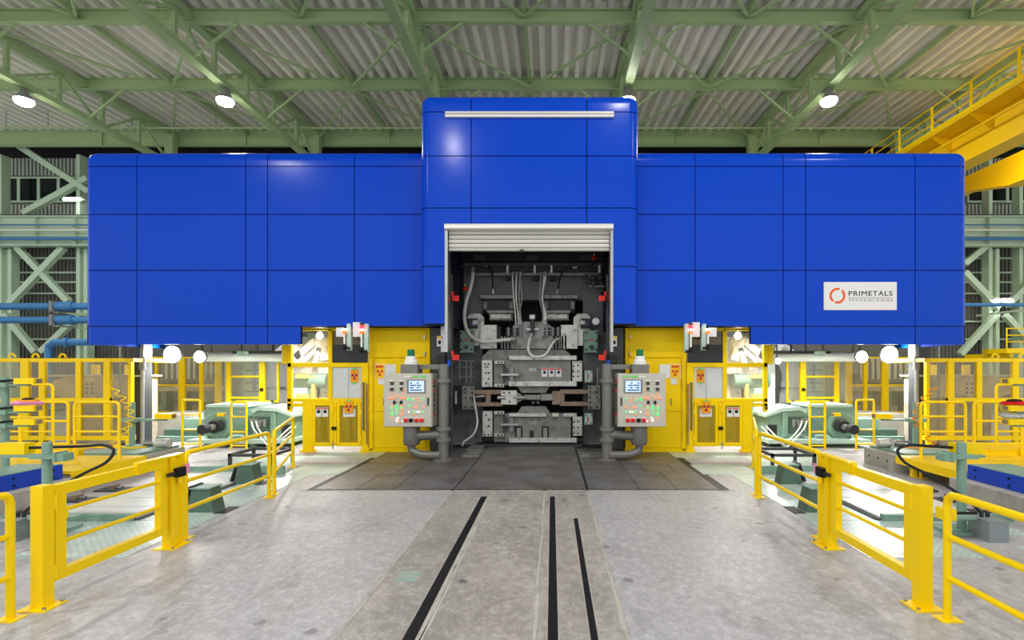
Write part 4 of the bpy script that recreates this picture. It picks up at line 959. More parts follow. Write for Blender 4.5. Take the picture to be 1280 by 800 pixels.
for mir, sl in SIDES:
    railing('guard_rail', 'yellow tube guard rail closest to camera, %s' % sl, [(XF,4.62),(XF,2.4)], mir=mir)
    railing('guard_rail', 'yellow tube guard rail just past the gate, %s' % sl, [(XF-.02,6.85),(XF-.06,8.96)], mir=mir)
    railing('guard_rail', 'short yellow guard rail bending outwards towards the cage, %s' % sl, [(XF-.1,9.2),(-5.74,11.7)], mir=mir)
    g = thing('safety_gate', 'yellow square-tube safety gate with black lock, %s' % sl, 'gate', (XF,5.6,0), 'safety gates', mir)
    ya, yb = 4.86, 6.48; XG = XF; XF = -4.69
    B = lambda nm, x0, x1, y0, y1, z0, z1, m='yellow', par=None: MB().box(x0,x1,y0,y1,z0,z1).build(nm, m, par or g, mir)
    B('hinge_post', XF-.057,XF+.057,ya-.057,ya+.057,0,1.12); B('foot_plate', XF-.13,XF+.13,ya-.12,ya+.12,0,.014)
    p1, p2 = yb-.02, yb+.14
    for y in (p1, p2): B('latch_post', XF-.06,XF+.06,y-.035,y+.035,0,1.1)
    B('latch_post_web', XF+.02,XF+.045,p1,p2,.02,1.08); B('foot_plate', XF-.13,XF+.13,p1-.1,p2+.08,0,.014)
    leaf = B('gate_leaf', XF-.038,XF+.038,ya+.085,ya+.2,.2,1.1); B('leaf_stile', XF-.038,XF+.038,yb-.2,yb-.09,.2,1.1,par=leaf)
    B('leaf_top_rail', XF-.038,XF+.038,ya+.2,yb-.2,1.0,1.1,par=leaf); B('leaf_bottom_rail', XF-.038,XF+.038,ya+.2,yb-.2,.2,.29,par=leaf)
    B('top_stop', XF-.05,XF+.05,yb-.5,yb+.2,1.102,1.13)
    B('stop_bracket', XF+.038,XF+.055,yb-.58,yb-.46,1.0,1.125)
    for h in (.84,.54): MB().cyl((XF,ya+.2,h),(XF,yb-.2,h),.02,10).build('leaf_mid_rail', 'yellow', leaf, mir, True)
    for h in (.3,.95): MB().cyl((XF+.05,ya+.075,h-.07),(XF+.05,ya+.075,h+.07),.018,8).build('hinge', 'yellow', leaf, mir, True)
    lk = B('lock_body', XF+.06,XF+.12,yb-.02,yb+.12,.86,.97,'black'); B('lock_bolt', XF+.06,XF+.1,yb-.14,yb-.02,.89,.93,'dark',lk)
    MB().cyl((XF+.09,yb+.05,.86),(XF+.09,yb+.05,.78),.03,8).build('padlock', 'yellow', lk, mir)
    MB().box(XF+.1,XF+.105,yb+.12,yb+.2,.88,1.0).build('paper_tag', 'pink', lk, mir)
    for y in (ya-.09,ya+.09,p1-.07,p2+.05): MB().cyl((XF+.1,y,.012),(XF+.1,y,.035),.016,6).build('anchor_bolt', 'steel', g, mir)
    XF = XG

# ================================================================== equipment bays (measured on the signboard side; mirrored to the plain side)
RS = ((False, 'on the signboard side'), (True, 'away from the signboard'))
for mir, sl in RS:
    B = lambda nm, x0, x1, y0, y1, z0, z1, m, par=None: MB().box(x0,x1,y0,y1,z0,z1).build(nm, m, par, mir)
    # concrete plinth and block
    p = tag(B('concrete_plinth', 6.96, 10.5, 3.0, 9.25, 0, .28, 'concrete'), 'long low concrete plinth under the blue beam, %s' % sl, 'plinth', 'concrete plinths')
    b = thing('concrete_block', 'short concrete block carrying a green plate, %s' % sl, 'block', (7.4,12,0), 'concrete blocks', mir)
    B('block', 7.24, 8.55, 11.2, 12.25, 0, .36, 'concrete', b)
    B('top_plate', 7.4, 8.55, 11.08, 12.3, .36, .41, 'machine_green', b); B('top_plate_web', 7.5, 7.6, 11.06, 11.2, .06, .36, 'machine_green', b); B('cap_plate', 7.36, 7.8, 11.05, 11.2, .29, .36, 'machine_green', b)
    for k in range(3): MB().cyl((7.23,11.4+k*.33,.2),(7.24,11.4+k*.33,.2),.025,8).build('tie_hole', 'dark_grey', b, mir)
    bm_ = thing('blue_beam', 'bright blue steel beam with bolt holes lying on plinth, %s' % sl, 'beam', (7.25,7,.28), 'blue beams', mir)
    B('beam_body', 7.2, 7.34, 3.2, 9.15, .283, .53, 'blue_beam', bm_); B('beam_top', 7.2, 7.9, 3.2, 9.1, .53, .545, 'machine_green', bm_)
    for k in range(9):
        for h in (.34,.46): y = 8.98-k*.66; MB().cyl((7.192,y,h),(7.2,y,h),.022,8).build('bolt_hole', 'black', bm_, mir)
    # yellow platform
    pf = thing('yellow_platform', 'low yellow steel platform with kick plates behind blue beam, %s' % sl, 'platform', (8.5,11,0), 'yellow platforms', mir)
    B('deck', 7.2, 13, 9.3, 11.0, .33, .38, 'yellow_floor', pf); B('deck_fascia', 7.16, 7.2, 9.3, 11.0, .22, .38, 'yellow', pf)
    B('step_deck', 8.95, 13, 11.15, 11.8, .42, .5, 'yellow_floor', pf); B('step_fascia', 8.6, 13, 11.0, 11.15, .36, .5, 'yellow', pf)
    for x in (7.3, 9.4, 12): B('deck_leg', x, x+.1, 10.5, 10.6, 0 if x > 10.6 else .0, .33, 'yellow', pf) if x > 10.5 else None
    B('deck_leg', 7.25, 7.33, 10.6, 10.7, 0, .33, 'yellow', pf)
    # railings on the platform
    railing('platform_rail', 'four-bar yellow railing at the platform end beside the post, %s' % sl, [(7.37,10.55),(8.26,10.55)], (1.52,1.23,.93,.62), .028, mir)
    railing('platform_rail', 'lower yellow railing along the platform middle, %s' % sl, [(8.75,10.95),(9.75,10.95),(10.7,10.95)], (1.5,1.1,.63), .03, mir)
    railing('platform_rail', 'wide yellow railing standing closest to the mesh cage, %s' % sl, [(10.35,12.3),(11.9,12.3)], (1.82,1.42,1.05,.72), .03, mir)
    # mesh cage with smoked panes
    Yc = 14.6
    cg = thing('mesh_cage', 'long yellow framed screen cage with smoked panes and lifting eyes, %s' % sl, 'cage', (11,Yc,.15), 'screen cages under the wing ends', mir)
    xs = [10.35,10.95,11.75,12.75,13.2,14.6]; zb_, zt_ = .2, 2.47; zm = 1.27
    B('top_rail', 10.3, 16, Yc, Yc+.1, zt_-.1, zt_, 'yellow', cg); B('bottom_rail', 10.3, 16, Yc, Yc+.1, zb_, zb_+.12, 'yellow', cg); B('middle_rail', 10.95, 16, Yc, Yc+.09, zm, zm+.1, 'yellow', cg)
    for x, w in zip(xs, (.09,.17,.14,.16,.22,.14)): B('mullion', x, x+w, Yc-.01, Yc+.1, zb_, zt_, 'yellow', cg)
    for a, c in ((10.45,10.95),(11.15,11.75),(11.91,12.75),(12.97,13.2),(13.5,14.6),(14.76,16)):
        for z0, z1 in ((zb_+.12,zm),(zm+.1,zt_-.1)): MB().box(a,c,Yc+.04,Yc+.055,z0,z1).build('pane', 'pane_smoke', cg, mir)
    for x in (12.3,13.05,13.7,14.8,15.6): 
        MB().tube([(x+.09*math.cos(a),Yc+.05,zt_+.02+.1*math.sin(a)) for a in [PI*k/8 for k in range(9)]],.025,6).build('lifting_eye', 'yellow', cg, mir, True)
    for x in (10.4,12.8,15): B('foot', x, x+.12, Yc, Yc+.12, 0, zb_, 'yellow', cg)
    for x in (11.4,12.4): B('rear_post', x, x+.2, Yc+1.3, Yc+1.4, .0, 2.3, 'yellow', cg)
    B('side_rail', 10.3, 10.36, Yc+.1, Yc+1.6, zt_-.1, zt_, 'yellow', cg); B('rear_rail', 10.3, 16, Yc+1.5, Yc+1.6, zt_-.1, zt_, 'yellow', cg)
    for x in (14.05, 14.4):
        q = B('notice', x, x+.26, Yc-.02, Yc-.01, 1.45, 1.75, 'sign_white', cg); B('notice_mark', x+.06, x+.2, Yc-.025, Yc-.02, 1.52, 1.68, 'print_black', q)
    # covered machine behind the cage panes
    cv = thing('coil_cover', 'tan metal machine hood seen through smoked cage panes, %s' % sl, 'machine', (12,15.2,0), 'machine hoods inside the cages', mir)
    MB().prism([(10.6,0),(12.6,0),(12.6,1.3),(13.3,1.5),(13.0,1.85),(12.7,1.95),(10.7,1.95),(10.6,1.85)],'y',15.15,15.9).build('hood_body', 'coil_cover', cv, mir)
    B('hood_lip', 10.5, 13.3, 15.08, 15.95, 1.95, 2.0, 'plate_light', cv); B('hood_band', 10.6, 12.6, 15.13, 15.15, 1.3, 1.42, 'plate_light', cv)
    for k in range(6): MB().cyl((11.9+.15*(k % 2),15.12,1.5+.12*(k//2)),(11.9+.15*(k % 2),15.15,1.5+.12*(k//2)),.025,8).build('rivet', 'dark_grey', cv, mir)
    B('work_bench', 13.4, 15.6, 15.2, 15.9, .9, 1.0, 'machine_green', cv); B('bench_pedestal', 13.8, 15.2, 15.3, 15.8, 0, .9, 'plate_mid', cv)
    # sensor posts
    def sensor(t, c, l, z, dirx, m='yellow', open_=True):     # yellow sensor housing on an arm, pointing along dirx
        x0, y0 = c
        a, b_ = sorted((x0+dirx*.26, x0+dirx*(.26+l))); s = B('sensor_housing', a, b_, y0-.09, y0+.09, z, z+.1, m, t)
        B('sensor_window', *(sorted((x0+dirx*(.26+l), x0+dirx*(.27+l)))), y0-.05, y0+.05, z+.015, z+.085, 'rust', s)
        B('arm', *(sorted((x0-dirx*.0, x0+dirx*(.1+l)))), y0-.04, y0+.04, z-.035, z-.005, 'machine_green', t); B('clamp', x0-.11, x0+.09, y0-.08, y0+.1, z-.06, z+.02, 'machine_green', t)
    t = thing('sensor_post', 'green sensor post with yellow scanner beside a metal box, %s' % sl, 'post', (5.49,7.08,0), 'green sensor posts', mir)
    MB().cyl((5.49,7.08,.04),(5.49,7.08,1.2),.056,16).build('post', 'machine_green', t, mir, True); B('foot_plate', 5.2, 5.75, 6.9, 7.3, 0, .05, 'machine_green', t)
    B('clamp', 5.32, 5.66, 7.0, 7.16, .99, 1.04, 'machine_green', t); B('clamp_ear', 5.2, 5.3, 7.0, 7.16, .96, 1.06, 'machine_green', t); B('clamp_ear', 5.3, 5.33, 6.98, 7.18, .95, 1.08, 'machine_green', t)
    q = .42 if mir else .02; s = B('scanner', 5.5+q, 5.88+q, 7.2, 7.36, 1.02, 1.17, 'yellow', t); B('scanner_window', 5.88+q, 5.89+q, 7.24, 7.33, 1.05, 1.14, 'dark', s); B('scanner_arm', 5.45, 5.85+q, 7.15, 7.3, .985, 1.018, 'machine_green', t)
    s = B('low_sensor', 4.91, 5.06, 6.6, 6.76, .29, .43, 'yellow', t); B('sensor_arm', 4.9, 5.46, 6.78, 6.98, .25, .28, 'machine_green', t); B('sensor_rod', 5.06, 5.4, 6.7, 6.73, .34, .37, 'rubber', s)
    t = thing('junction_box', 'grey metal junction box standing on the floor by the sensor post, %s' % sl, 'box', (5.6,6.6,0), 'grey floor boxes', mir)
    B('box', 5.5, 5.75, 6.64, 6.98, .0, .255, 'box_grey', t); B('lid', 5.49, 5.76, 6.63, 6.99, .255, .268, 'box_grey', t)
    for x in (5.57, 5.65): MB().cyl((x,6.85,.268),(x,6.85,.33),.025,8).build('gland', 'dark', t, mir)
    t = thing('cable', 'black cable arching from the yellow scanner to the floor box, %s' % sl, 'cable', (5.55,6.8,.4), 'black cables', mir)
    MB().tube(smooth_path([(5.57,6.85,.32),(5.42,6.95,.5),(5.1,7.15,.75),(4.85,7.25,.9),(4.78,7.3,1.06),(4.95,7.32,1.13),(5.2,7.3,1.12),(5.52+q,7.28,1.1)],6),.02,8).build('cable_jacket', 'rubber', t, mir, True)
    t = thing('sensor_post', 'green post on the concrete block with coiled hose, %s' % sl, 'post', (8.26,12,.41), 'green sensor posts', mir)
    MB().cyl((8.26,12,.41),(8.26,12,1.42),.06,14).build('post', 'machine_green', t, mir, True); B('foot_plate', 8.05, 8.47, 11.8, 12.2, .41, .44, 'machine_green', t)
    B('clamp', 8.08, 8.44, 11.88, 12.12, .98, 1.06, 'machine_green', t); B('arm', 7.5, 8.26, 11.94, 12.06, 1.0, 1.04, 'machine_green', t)
    s = B('sensor_housing', 7.3, 7.68, 11.9, 12.06, 1.05, 1.17, 'yellow', t); B('sensor_window', 7.29, 7.3, 11.93, 12.03, 1.07, 1.15, 'rust', s)
    t = thing('coiled_hose', '%s coiled air hose hanging beside the green post, %s' % ('yellow' if mir else 'orange', sl), 'hose', (8.35,11.85,.5), 'coiled air hoses', mir)
    P = []
    for k in range(130):
        u = k/129; a = u*26*PI/1.6; c0 = (8.55-.75*math.sin(u*PI)*.55, 11.8, 1.75-1.25*u); P.append((c0[0]+.07*math.cos(a), c0[1]+.07*math.sin(a), c0[2]))
    MB().tube(P, .014, 5).build('coil', 'yellow' if mir else 'orange_hose', t, mir, True)
    MB().tube(smooth_path([P[-1],(8.3,11.7,.47),(8.0,11.6,.44),(7.8,11.8,.44)],5),.02,6).build('hose_tail', 'yellow' if mir else 'orange_hose', t, mir, True)
    t = thing('air_fitting', 'small steel air fittings heap on the green plate, %s' % sl, 'fitting', (7.7,12.2,.41), 'air fittings', mir)
    MB().lathe([(.05,-.18),(.1,-.16),(.1,.12),(.06,.18)], (7.5,11.9,.51), 12, 'x').build('filter_bowl', 'plate_light', t, mir, True)
    MB().lathe([(.04,-.12),(.07,-.1),(.07,.1),(.04,.12)], (7.95,12.1,.48), 12, 'x').build('valve_body', 'steel', t, mir, True); MB().cyl((7.6,11.9,.5),(7.9,12.1,.48),.025,8).build('pipe', 'steel', t, mir, True)
    # four-sensor mast on the plinth
    mp_ = (8.04, 9.0) if mir else (8.3, 9.0)
    t = thing('sensor_mast', 'green mast with stacked yellow sensors at the photo edge, %s' % sl, 'mast', (*mp_,.28), 'sensor masts', mir)
    MB().cyl((*mp_,.28),(*mp_,2.05),.058,14).build('mast', 'machine_green', t, mir, True); B('foot_plate', mp_[0]-.2, mp_[0]+.2, mp_[1]-.2, mp_[1]+.2, .28, .31, 'machine_green', t)
    for z in (1.93,1.47,1.24): sensor(t, (mp_[0], mp_[1]-.03), .34, z, -1)
    for z in (1.93,1.47,1.24): MB().tube(smooth_path([(mp_[0]-.2,mp_[1]-.02,z+.06),(mp_[0]+.05,mp_[1]-.12,z+.03),(mp_[0]+.35,mp_[1]-.05,z-.12)],5),.02,6).build('lead', 'rubber', t, mir, True)
    # floor gear inside the bay: stops, bars
    for (x, y), l in zip(((4.06,8.15),(4.52,10.1)),('closer to the gate','farther from the gate')):
        t = thing('floor_stop', 'green steel floor stop with dark pad %s, %s' % (l, sl), 'stop', (x,y,0), 'green floor stops', mir)
        MB().prism([(x-.21,0),(x+.21,0),(x+.13,.36),(x-.13,.36)],'y',y-.14,y+.14).build('wedge_body', 'machine_green_dark', t, mir); B('top_plate', x-.15, x+.15, y-.16, y+.16, .36, .38, 'machine_green', t)
        MB().bar((x+.26,y,.06),(x+.15,y,.4),.3,.035,(0,0,1)).build('pad', 'dark', t, mir); B('recess', x-.4, x-.23, y-.2, y+.2, .006, .012, 'dark', t)
    for (x0,x1,y,h,l) in ((4.75,6.6,7.55,.1,'across the hatch front'),(4.3,6.3,10.95,.16,'across the hatch rear')):
        o = B('floor_bar', x0, x1, y, y+.1, 0, h, 'machine_green'); tag(o, 'flat green steel bar lying %s, %s' % (l, sl), 'bar', 'green floor bars')
    for k in range(3):
        x, y = 6.35, 8.0+k*.75
        t = thing('hatch_lock', 'dark hatch lock %s from the gate on the pale hatch edge, %s' % (('first','second','third')[k], sl), 'lock', (x,y,.02), 'hatch locks', mir)
        B('lock_plate', x, x+.5, y-.15, y+.15, .0, .03, 'dark_grey', t); MB().cyl((x+.1,y,.05),(x+.4,y,.05),.03,8).build('lock_rod', 'steel', t, mir, True); B('lock_knob', x+.2, x+.3, y-.08, y+.08, .03, .1, 'rust', t)
    t = thing('support_frame', 'low dark rectangular steel frame standing near the drive, %s' % sl, 'frame', (4.6,12.3,0), 'low steel frames', mir)
    for x, y in ((4.7,11.3),(4.7,12.2),(5.6,12.2),(5.6,11.3)): B('leg', x, x+.06, y, y+.06, 0, .36, 'dark_grey', t)
    for a in ((4.7,4.76,11.3,12.26),(5.6,5.66,11.3,12.26),(4.76,5.6,11.3,11.36),(4.76,5.6,12.2,12.26)): B('top_bar', *a, .3, .36, 'dark_grey', t)

# ------------------------------------------------------------------ drive machine under the wing (measured on the plain side)
YD = 15.0
for mir, sl in SIDES:
    P = lambda nm, x0, y0, x1, y1, Y, th, m, par, c=0: MB().pbox(x0,y0,x1,y1,Y,th,c).build(nm, m, par, mir)
    B = lambda nm, x0, x1, y0, y1, z0, z1, m, par=None: MB().box(x0,x1,y0,y1,z0,z1).build(nm, m, par, mir)
    dm = thing('drive_unit', 'pale green gearbox drive with dark shaft and round flange, %s' % sl, 'machine', W(300,566,YD), 'green drive units', mir)
    MB().pprism([(255,558),(255,513),(259,509),(302,507.5),(309,511),(309,558)],YD,1.2).build('gearbox', 'machine_green', dm, mir)
    MB().prism([(YD-.02,ZZ(509,YD)),(YD+1.25,ZZ(509,YD)),(YD+1.25,ZZ(507,YD)+.03),(YD-.02,ZZ(507,YD)+.03)],'x',XX(258,YD),XX(310,YD)).build('gearbox_lid', 'mint', dm, mir)
    c = W(272,532,YD); MB().lathe([(.41,0),(.41,-.06),(.36,-.08),(.34,-.1),(.15,-.1)], c, 28, 'y').build('flange', 'machine_green', dm, mir, True)
    MB().lathe([(.2,-.1),(.2,-.2),(.16,-.24),(.1,-.26)], c, 20, 'y').build('seal_ring', 'machine_green_dark', dm, mir, True)
    a = W(274,532,YD-.2); b = W(257,536,YD-.75); MB().cyl(a, a+(b-a)*.45, .17, 14).build('coupling', 'dark', dm, mir, True); MB().cyl(a+(b-a)*.4, b, .085, 14).build('shaft', 'plate_mid', dm, mir, True); MB().cyl(b-(b-a)*.1, b+(b-a)*.3, .13, 12).build('shaft_end', 'dark', dm, mir, True)
    s = P('sensor_housing', 271, 516.5, 279.5, 520.5, YD-.35, .15, 'yellow', dm); P('sensor_window', 279.5, 517, 280.5, 520, YD-.34, .12, 'rust', s)
    MB().pprism([(316,515),(322,511),(345,512.5),(364,520),(364,550),(354,553),(316,545)],YD-.1,1.2).build('motor_casing', 'machine_green', dm, mir)
    MB().pprism([(313,513),(322,508.5),(346,510),(366,518.5),(366,521.5),(345,514.5),(322,513),(316,517)],YD-.16,1.35).build('casing_roof', 'mint', dm, mir)
    P('casing_recess', 318, 521, 338, 542, YD-.12, .03, 'machine_green_dark', dm); P('casing_rib', 338, 516, 343, 547, YD-.2, .12, 'machine_green', dm); P('casing_vent', 352, 531, 363, 545, YD-.13, .05, 'dark', dm)
    for x in (322, 328): P('valve', x, 525, x+3.5, 534, YD-.22, .1, 'mid_grey', dm, .01)
    B('skid', XX(248,YD), XX(372,YD), YD-.5, YD+1.4, .12, .22, 'mint', dm); MB().pprism([(252,563),(312,563),(306,571),(262,571)],YD-.4,1.5).build('skid_foot', 'machine_green', dm, mir); P('bed', 312, 553, 362, 566, YD-.1, 1.2, 'machine_green_dark', dm)
    for x0, x1 in ((314,328),(340,352)): MB().bar(W(x0,553,YD-.3), W(x1,569,YD-.3), .12, .12).build('strut', 'machine_green', dm, mir)
    MB().tube(smooth_path([W(258,545,YD-.1),W(262,552,YD-.2),W(280,552,YD-.2),W(290,545,YD-.15),W(304,545,YD-.12)],5),.04,8).build('oil_pipe', 'mint', dm, mir, True)
    P('pink_mark', 299, 514, 301, 516, YD-.006, .01, 'pink', dm)
    for x, l in ((326,'outer'),(320,'inner')):
        t = thing('drive_hose', '%s white hose hanging slack from the drive casing, %s' % (l, sl), 'hose', W(x,527,YD-.3), 'white drive hoses', mir)
        MB().tube(smooth_path([W(x-6,526,YD-.25),W(x-3,536,YD-.5),W(x+6,547,YD-.6),W(x+18,553 if l == 'outer' else 558,YD-.7),W(x+32,544,YD-.75),W(x+44,533,YD-.5)],6),.022,6).build('hose_body', 'hose_white', t, mir, True); MB().cyl(W(x-6,523,YD-.25),W(x-6,527,YD-.25),.04,8).build('hose_nut', 'steel', t, mir, True)
    # step frames fixed in front of the drive
    for x0, x1, y0, y1, l in ((228,250,500,557,'left clear of the flange'.replace('left ','')),(289,308,503,559,'before the gearbox side')):
        Yr = YD-.85
        t = thing('step_ladder', 'narrow yellow step ladder frame %s, %s' % (l, sl), 'ladder', W((x0+x1)/2,y1,Yr), 'yellow step frames', mir)
        zb_ = .2 if False else 0
        a, b = XX(x0,Yr), XX(x1,Yr); zt_ = ZZ(y0,Yr)
        for x in (a, b): MB().cyl((x,Yr,0),(x,Yr,zt_-.05),.03,10).build('stile', 'yellow', t, mir, True)
        MB().tube(smooth_path([(a,Yr,zt_-.06),(a+.02,Yr,zt_-.01),(a+.07,Yr,zt_),(b-.07,Yr,zt_),(b-.02,Yr,zt_-.01),(b,Yr,zt_-.06)],3),.03,8).build('top_bar', 'yellow', t, mir, True)
        for y in (y0+18, y0+37, y1-2): MB().cyl((a,Yr,ZZ(y,Yr)),(b,Yr,ZZ(y,Yr)),.024,8).build('rung', 'yellow', t, mir, True)
    # second small drive behind, low grey bed
    t = thing('bed_frame', 'grey concrete and green bed of the entry table behind the drive, %s' % sl, 'bed', W(225,550,16.5), 'entry table beds', mir)
    P('concrete_bed', 188, 518, 258, 547, 16.6, 1.5, 'concrete', t); P('green_bed', 205, 537, 262, 553, 15.9, .5, 'machine_green_dark', t); P('green_top', 228, 524, 262, 538, 16.0, .6, 'machine_green', t); P('pipe_tray', 195, 546, 262, 552, 15.7, .2, 'machine_green', t)
    # polycarbonate screens behind the drive
    Ys = 17.4
    sc = thing('safety_screen', 'yellow framed clear safety screen door behind the drive, %s' % sl, 'screen', W(315,505,Ys), 'clear safety screens', mir)
    for x0, x1 in ((282,287.5),(323.5,330.5)): P('stile', x0, 443, x1, 504, Ys, .1, 'yellow', sc, .01)
    P('top_rail', 262, 443, 346, 445, Ys+.01, .08, 'yellow', sc); P('bottom_rail', 282, 500.5, 346, 503, Ys+.01, .08, 'yellow', sc); P('middle_rail', 287.5, 469.5, 323.5, 472, Ys+.01, .08, 'yellow', sc); P('lower_rail', 287.5, 496, 323.5, 498.5, Ys+.01, .08, 'yellow', sc); P('edge_rail', 346, 443, 348, 503, Ys+.01, .08, 'yellow', sc)
    for q in ((287.5,445,323.5,469.5),(287.5,472,323.5,496),(330.5,445,346,500.5),(254,446,282,502)): P('pane', *q, Ys+.05, .015, 'pane_clear', sc)
    P('door_lock', 324.5, 485, 328, 489, Ys-.05, .06, 'black', sc)
    for x in (290,338): P('leg', x, 503, x+4, 506, Ys+.01, .08, 'yellow', sc) if False else B('leg', XX(x,Ys), XX(x+4,Ys), Ys+.01, Ys+.09, 0, ZZ(500,Ys), 'machine_green', sc)
    sc = thing('safety_screen', 'wide yellow framed screen wall beside the dark column, %s' % sl, 'screen', W(220,520,18.2), 'clear safety screens', mir)
    Ys = 18.2
    for x0, x1 in ((193,195.5),(222.5,230.5),(249,253.5),(268,275)): P('stile', x0, 446, x1, 518, Ys, .1, 'yellow', sc, .008)
    P('top_rail', 185, 446, 270, 448, Ys+.01, .08, 'yellow', sc); P('middle_rail', 187, 480.5, 270, 482.5, Ys+.01, .08, 'yellow', sc); P('bottom_rail', 187, 514.5, 270, 517, Ys+.01, .08, 'yellow', sc)
    for a, b in ((187,193),(195.5,222.5),(230.5,249),(253.5,268)):
        for c, d in ((448,480.5),(482.5,514.5)): P('pane', a, c, b, d, Ys+.05, .015, 'pane_smoke', sc)
    for x in (194,227,251): B('leg', XX(x-1.5,Ys), XX(x+1.5,Ys), Ys, Ys+.1, 0, ZZ(516,Ys), 'yellow', sc)
    # white machine frame, column and duct seen behind the screens
    wm = thing('machine_frame', 'pale mint machine column with fittings seen behind the screens, %s' % sl, 'machine', W(314,520,19), 'pale machine frames behind the screens', mir)
    MB().pprism([(304,520),(304,452),(311,448),(323,452),(328,460),(328,520)],19,.8).build('column', 'mint', wm, mir); P('cross_head', 284, 449, 336, 455, 18.9, .9, 'mint', wm); P('wall_panel', 280, 452, 304, 520, 19.6, .1, 'wall_pale', wm)
    for y in (462,478,489): P('bracket', 307, y, 322, y+1.4, 18.9, .1, 'mid_grey', wm)
    MB().cyl(W(318,455,18.85), W(318,488,18.85), .05, 8).build('riser', 'mid_grey', wm, mir, True)
    ex = thing('exhaust_duct', 'large pale curved exhaust duct behind the screens, %s' % sl, 'duct', W(345,520,19.6), 'pale exhaust ducts', mir)
    MB().tube(smooth_path([W(350,540,19.6),W(349,500,19.6),W(346,470,19.6),W(352,450,19.6),W(366,438,19.6)],6),.38,16).build('duct_body', 'white', ex, mir, True)
    for y in (505,485): MB().cyl(W(349,y+1.5,19.6), W(349,y-1.5,19.6), .42, 16).build('duct_band', 'steel', ex, mir, True)
    tb = thing('roller_table', 'pale table frame with slatted cover behind the screen wall, %s' % sl, 'table', W(225,515,20.5), 'roller tables behind the screens', mir)
    P('table_top', 198, 484, 262, 489, 20.3, 1.2, 'coil_cover', tb)
    for x in (201,224,248): P('leg', x, 489, x+7, 526, 20.4, .4, 'machine_green', tb)
    for k in range(9): P('slat', 206+k*7, 446, 209+k*7, 476, 21.6, .08, 'panel_grey', tb)
    P('slat_rail', 200, 474, 272, 478, 21.55, .15, 'mid_grey', tb)
    for k in (202, 268): P('slat_post', k, 446, k+3, 536, 21.65, .12, 'mid_grey', tb)
    # machinery inside the guard cage beside the cabinet
    gm = thing('strip_guide', 'white slanted strip guide machinery inside the guard cage, %s' % sl, 'machine', W(390,566,16), 'strip guides inside the guard cages', mir)
    for (a, b), w in zip((((372,447),(404,420)),((381,452),(412,424)),((366,430),(376,453)),((396,455),(404,428)),((402,418),(409,450))),(.2,.12,.3,.14,.22)): MB().bar(W(*a,15.4), W(*b,15.4), w, .3, (0,1,0)).build('guide_arm', 'white', gm, mir)
    MB().lathe([(.16,-.1),(.2,-.06),(.2,.1)], W(402,427,15.3), 18, 'y').build('guide_disc', 'white', gm, mir, True)
    P('guide_box', 384, 416, 398, 426, 15.7, .5, 'mint', gm); P('frame_beam', 366, 459, 420, 467, 15.5, .3, 'plate_light', gm)
    MB().cyl(W(366,476,15.6), W(410,476,15.6), .22, 16).build('guide_roll', 'machine_green', gm, mir, True)
    P('side_plate', 396, 466, 425, 520, 15.9, .2, 'plate_light', gm); P('pedestal', 384, 484, 400, 555, 15.9, .5, 'mint', gm); P('roll_arm', 389, 470, 393, 500, 15.4, .15, 'cardboard', gm)
    for y in (467.5, 492.5): P('yellow_guard', 369, y, 383, y+5.5, 15.2, .2, 'cardboard', gm)
    P('rear_wall', 362, 421, 462, 545, 17.2, .1, 'white', gm)  # white put into the colour for the work lamps' brightness
    P('frame_leg', 430, 466, 436, 560, 16, .3, 'mint', gm)
    # roof pipes under the wing
    up = thing('service_duct', 'white service duct with cable trays under the wing, %s' % sl, 'duct', W(300,436,16.4), 'service ducts under the wings', mir)
    MB().cyl(W(254,446,17.0), W(372,446,17.0), .16, 14).build('duct', 'white', up, mir, True)
    for x in (262,300,340): P('hanger', x, 419, x+2, 441, 17.0, .05, 'mid_grey', up)
    P('cable_tray', 290, 438.5, 360, 442, 16.4, .5, 'dark_grey', up); P('valve_block', 296, 439, 306, 445, 16.2, .2, 'mint', up); P('tray_hanger', 320, 418.5, 322, 439, 16.5, .05, 'mid_grey', up)
    # floodlights under the wing
    for x, y, r, l in ((215.5,443,.26,'larger'),(250,446,.18,'smaller')):
        Yf = 15.9; c = W(x,y,Yf); t = thing('flood_lamp', '%s glaring floodlight hung under the wing, %s' % (l, sl), 'lamp', c, 'floodlights under the wings', mir)
        MB().lathe([(r*1.0,-.02),(r*1.05,.0),(r*1.05,.06),(r*.6,.2),(.03,.22)], c, 18, 'y').build('housing', 'mid_grey', t, mir, True)
        MB().lathe([(.01,-.05),(r*.7,-.04),(r*.95,-.02),(r*.95,.0)], c, 18, 'y').build('lens', 'lamp_lens', t, mir, True)
        MB().cyl((c.x,c.y+.1,c.z+r*.9),(c.x,c.y+.1,wz(408)+.02),.025,6).build('hanger', 'dark_grey', t, mir)
        lc = Vector((mx(c.x) if mir else c.x, c.y-.1, c.z)); area('flood_light', lc, r*2, FLOOD_W*(1.3 if l == 'larger' else .8), t, rot=(math.radians(12),0,0))
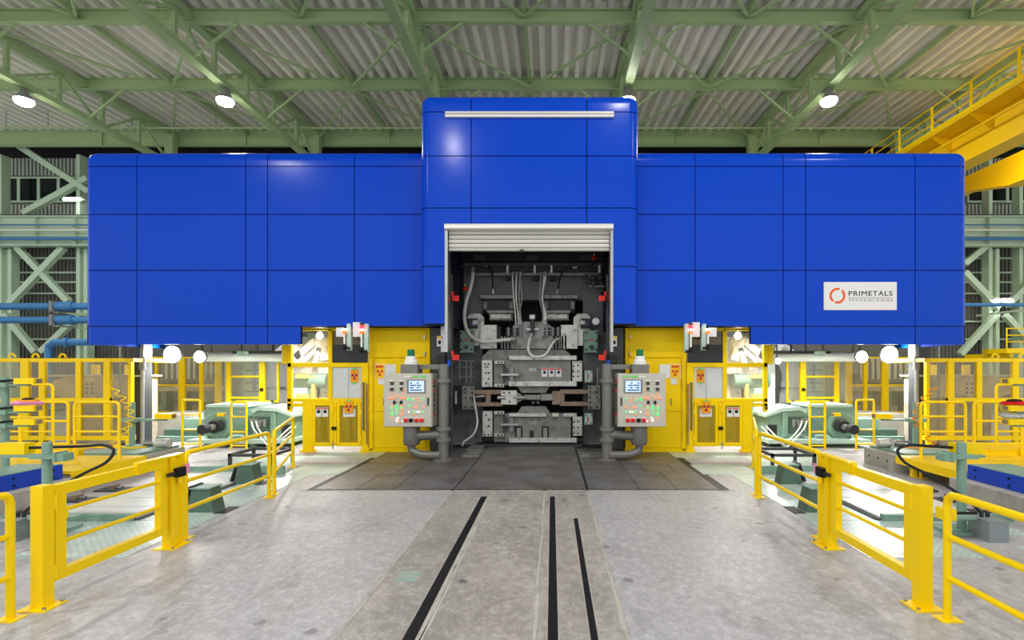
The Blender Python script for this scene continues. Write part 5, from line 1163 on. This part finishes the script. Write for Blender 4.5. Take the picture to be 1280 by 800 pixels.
    for x, y, Yf, l in ((357,451,16.6,'small lamp tucked beside the guard cage corner'),(400,419.5,14.6,'work lamp high inside the guard cage')):
        c = W(x,y,Yf); t = thing('work_lamp', '%s, %s' % (l, sl), 'lamp', c, 'work lamps', mir)
        MB().lathe([(.1,-.02),(.11,.0),(.11,.05),(.03,.1)], c, 14, 'y').build('housing', 'mid_grey', t, mir, True); MB().lathe([(.01,-.04),(.09,-.02),(.09,.0)], c, 14, 'y').build('lens', 'lamp_lens', t, mir, True)
        MB().cyl((c.x,c.y+.06,c.z+.09),(c.x,c.y+.06,wz(431)+.48),.02,6).build('hanger', 'dark_grey', t, mir)
        lc = Vector((mx(c.x) if mir else c.x, c.y-.08, c.z)); area('work_light', lc, .2, FLOOD_W*(1.5 if y < 440 else .8), t, rot=(math.radians(0),0,0))
# ------------------------------------------------------------------ loose things laid on the sensors and left on the floor
def blob(nm, label, cat, c, parts, group=None):
    t = thing(nm, label, cat, c, group)
    for pn, off, rad, m in parts:
        mb = MB(); n, k = 12, 7; rnd = random.Random(len(label)+int(off[0]*50)); v = []
        for j in range(k):
            b = -PI/2+PI*(j+.5)/k
            for i in range(n):
                a = 2*PI*i/n; q = 1+rnd.uniform(-.16,.16); v.append((c[0]+off[0]+rad[0]*math.cos(a)*math.cos(b)*q, c[1]+off[1]+rad[1]*math.sin(a)*math.cos(b)*q, c[2]+off[2]+rad[2]*math.sin(b)))
        mb.add(v, [(j*n+i,j*n+(i+1)%n,(j+1)*n+(i+1)%n,(j+1)*n+i) for j in range(k-1) for i in range(n)]+[tuple(range(n-1,-1,-1)), tuple(range((k-1)*n,k*n))]); mb.build(pn, m, t, smooth=True)
mL, mR = (mx(8.04), 8.97), (8.3, 8.97)
blob('work_cloth', 'pink and orange work cloth draped over a mast sensor', 'cloth', (mL[0]+.4,mL[1],1.6), (('cloth_fold',(0,0,0),(.26,.13,.05),'pink'),('cloth_fold',(.03,0,.04),(.17,.1,.045),'orange_hose'),('cloth_strap',(.05,-.02,.075),(.09,.08,.025),'rubber')))
blob('work_gloves', 'pale grey work gloves lying on a mast sensor', 'gloves', (mR[0]-.42,mR[1],1.37), (('glove_palm',(-.08,0,.01),(.15,.1,.05),'glove'),('glove_palm',(.1,0,.015),(.13,.09,.05),'glove'),('glove_fingers',(.2,-.04,.0),(.1,.05,.03),'glove')))
blob('folded_rag', 'red folded rag with black strap on a mast sensor', 'rag', (mR[0]-.4,mR[1],1.6), (('rag_fold',(0,0,0),(.28,.12,.045),'red'),('rag_strap',(-.04,0,.045),(.14,.09,.03),'rubber')))
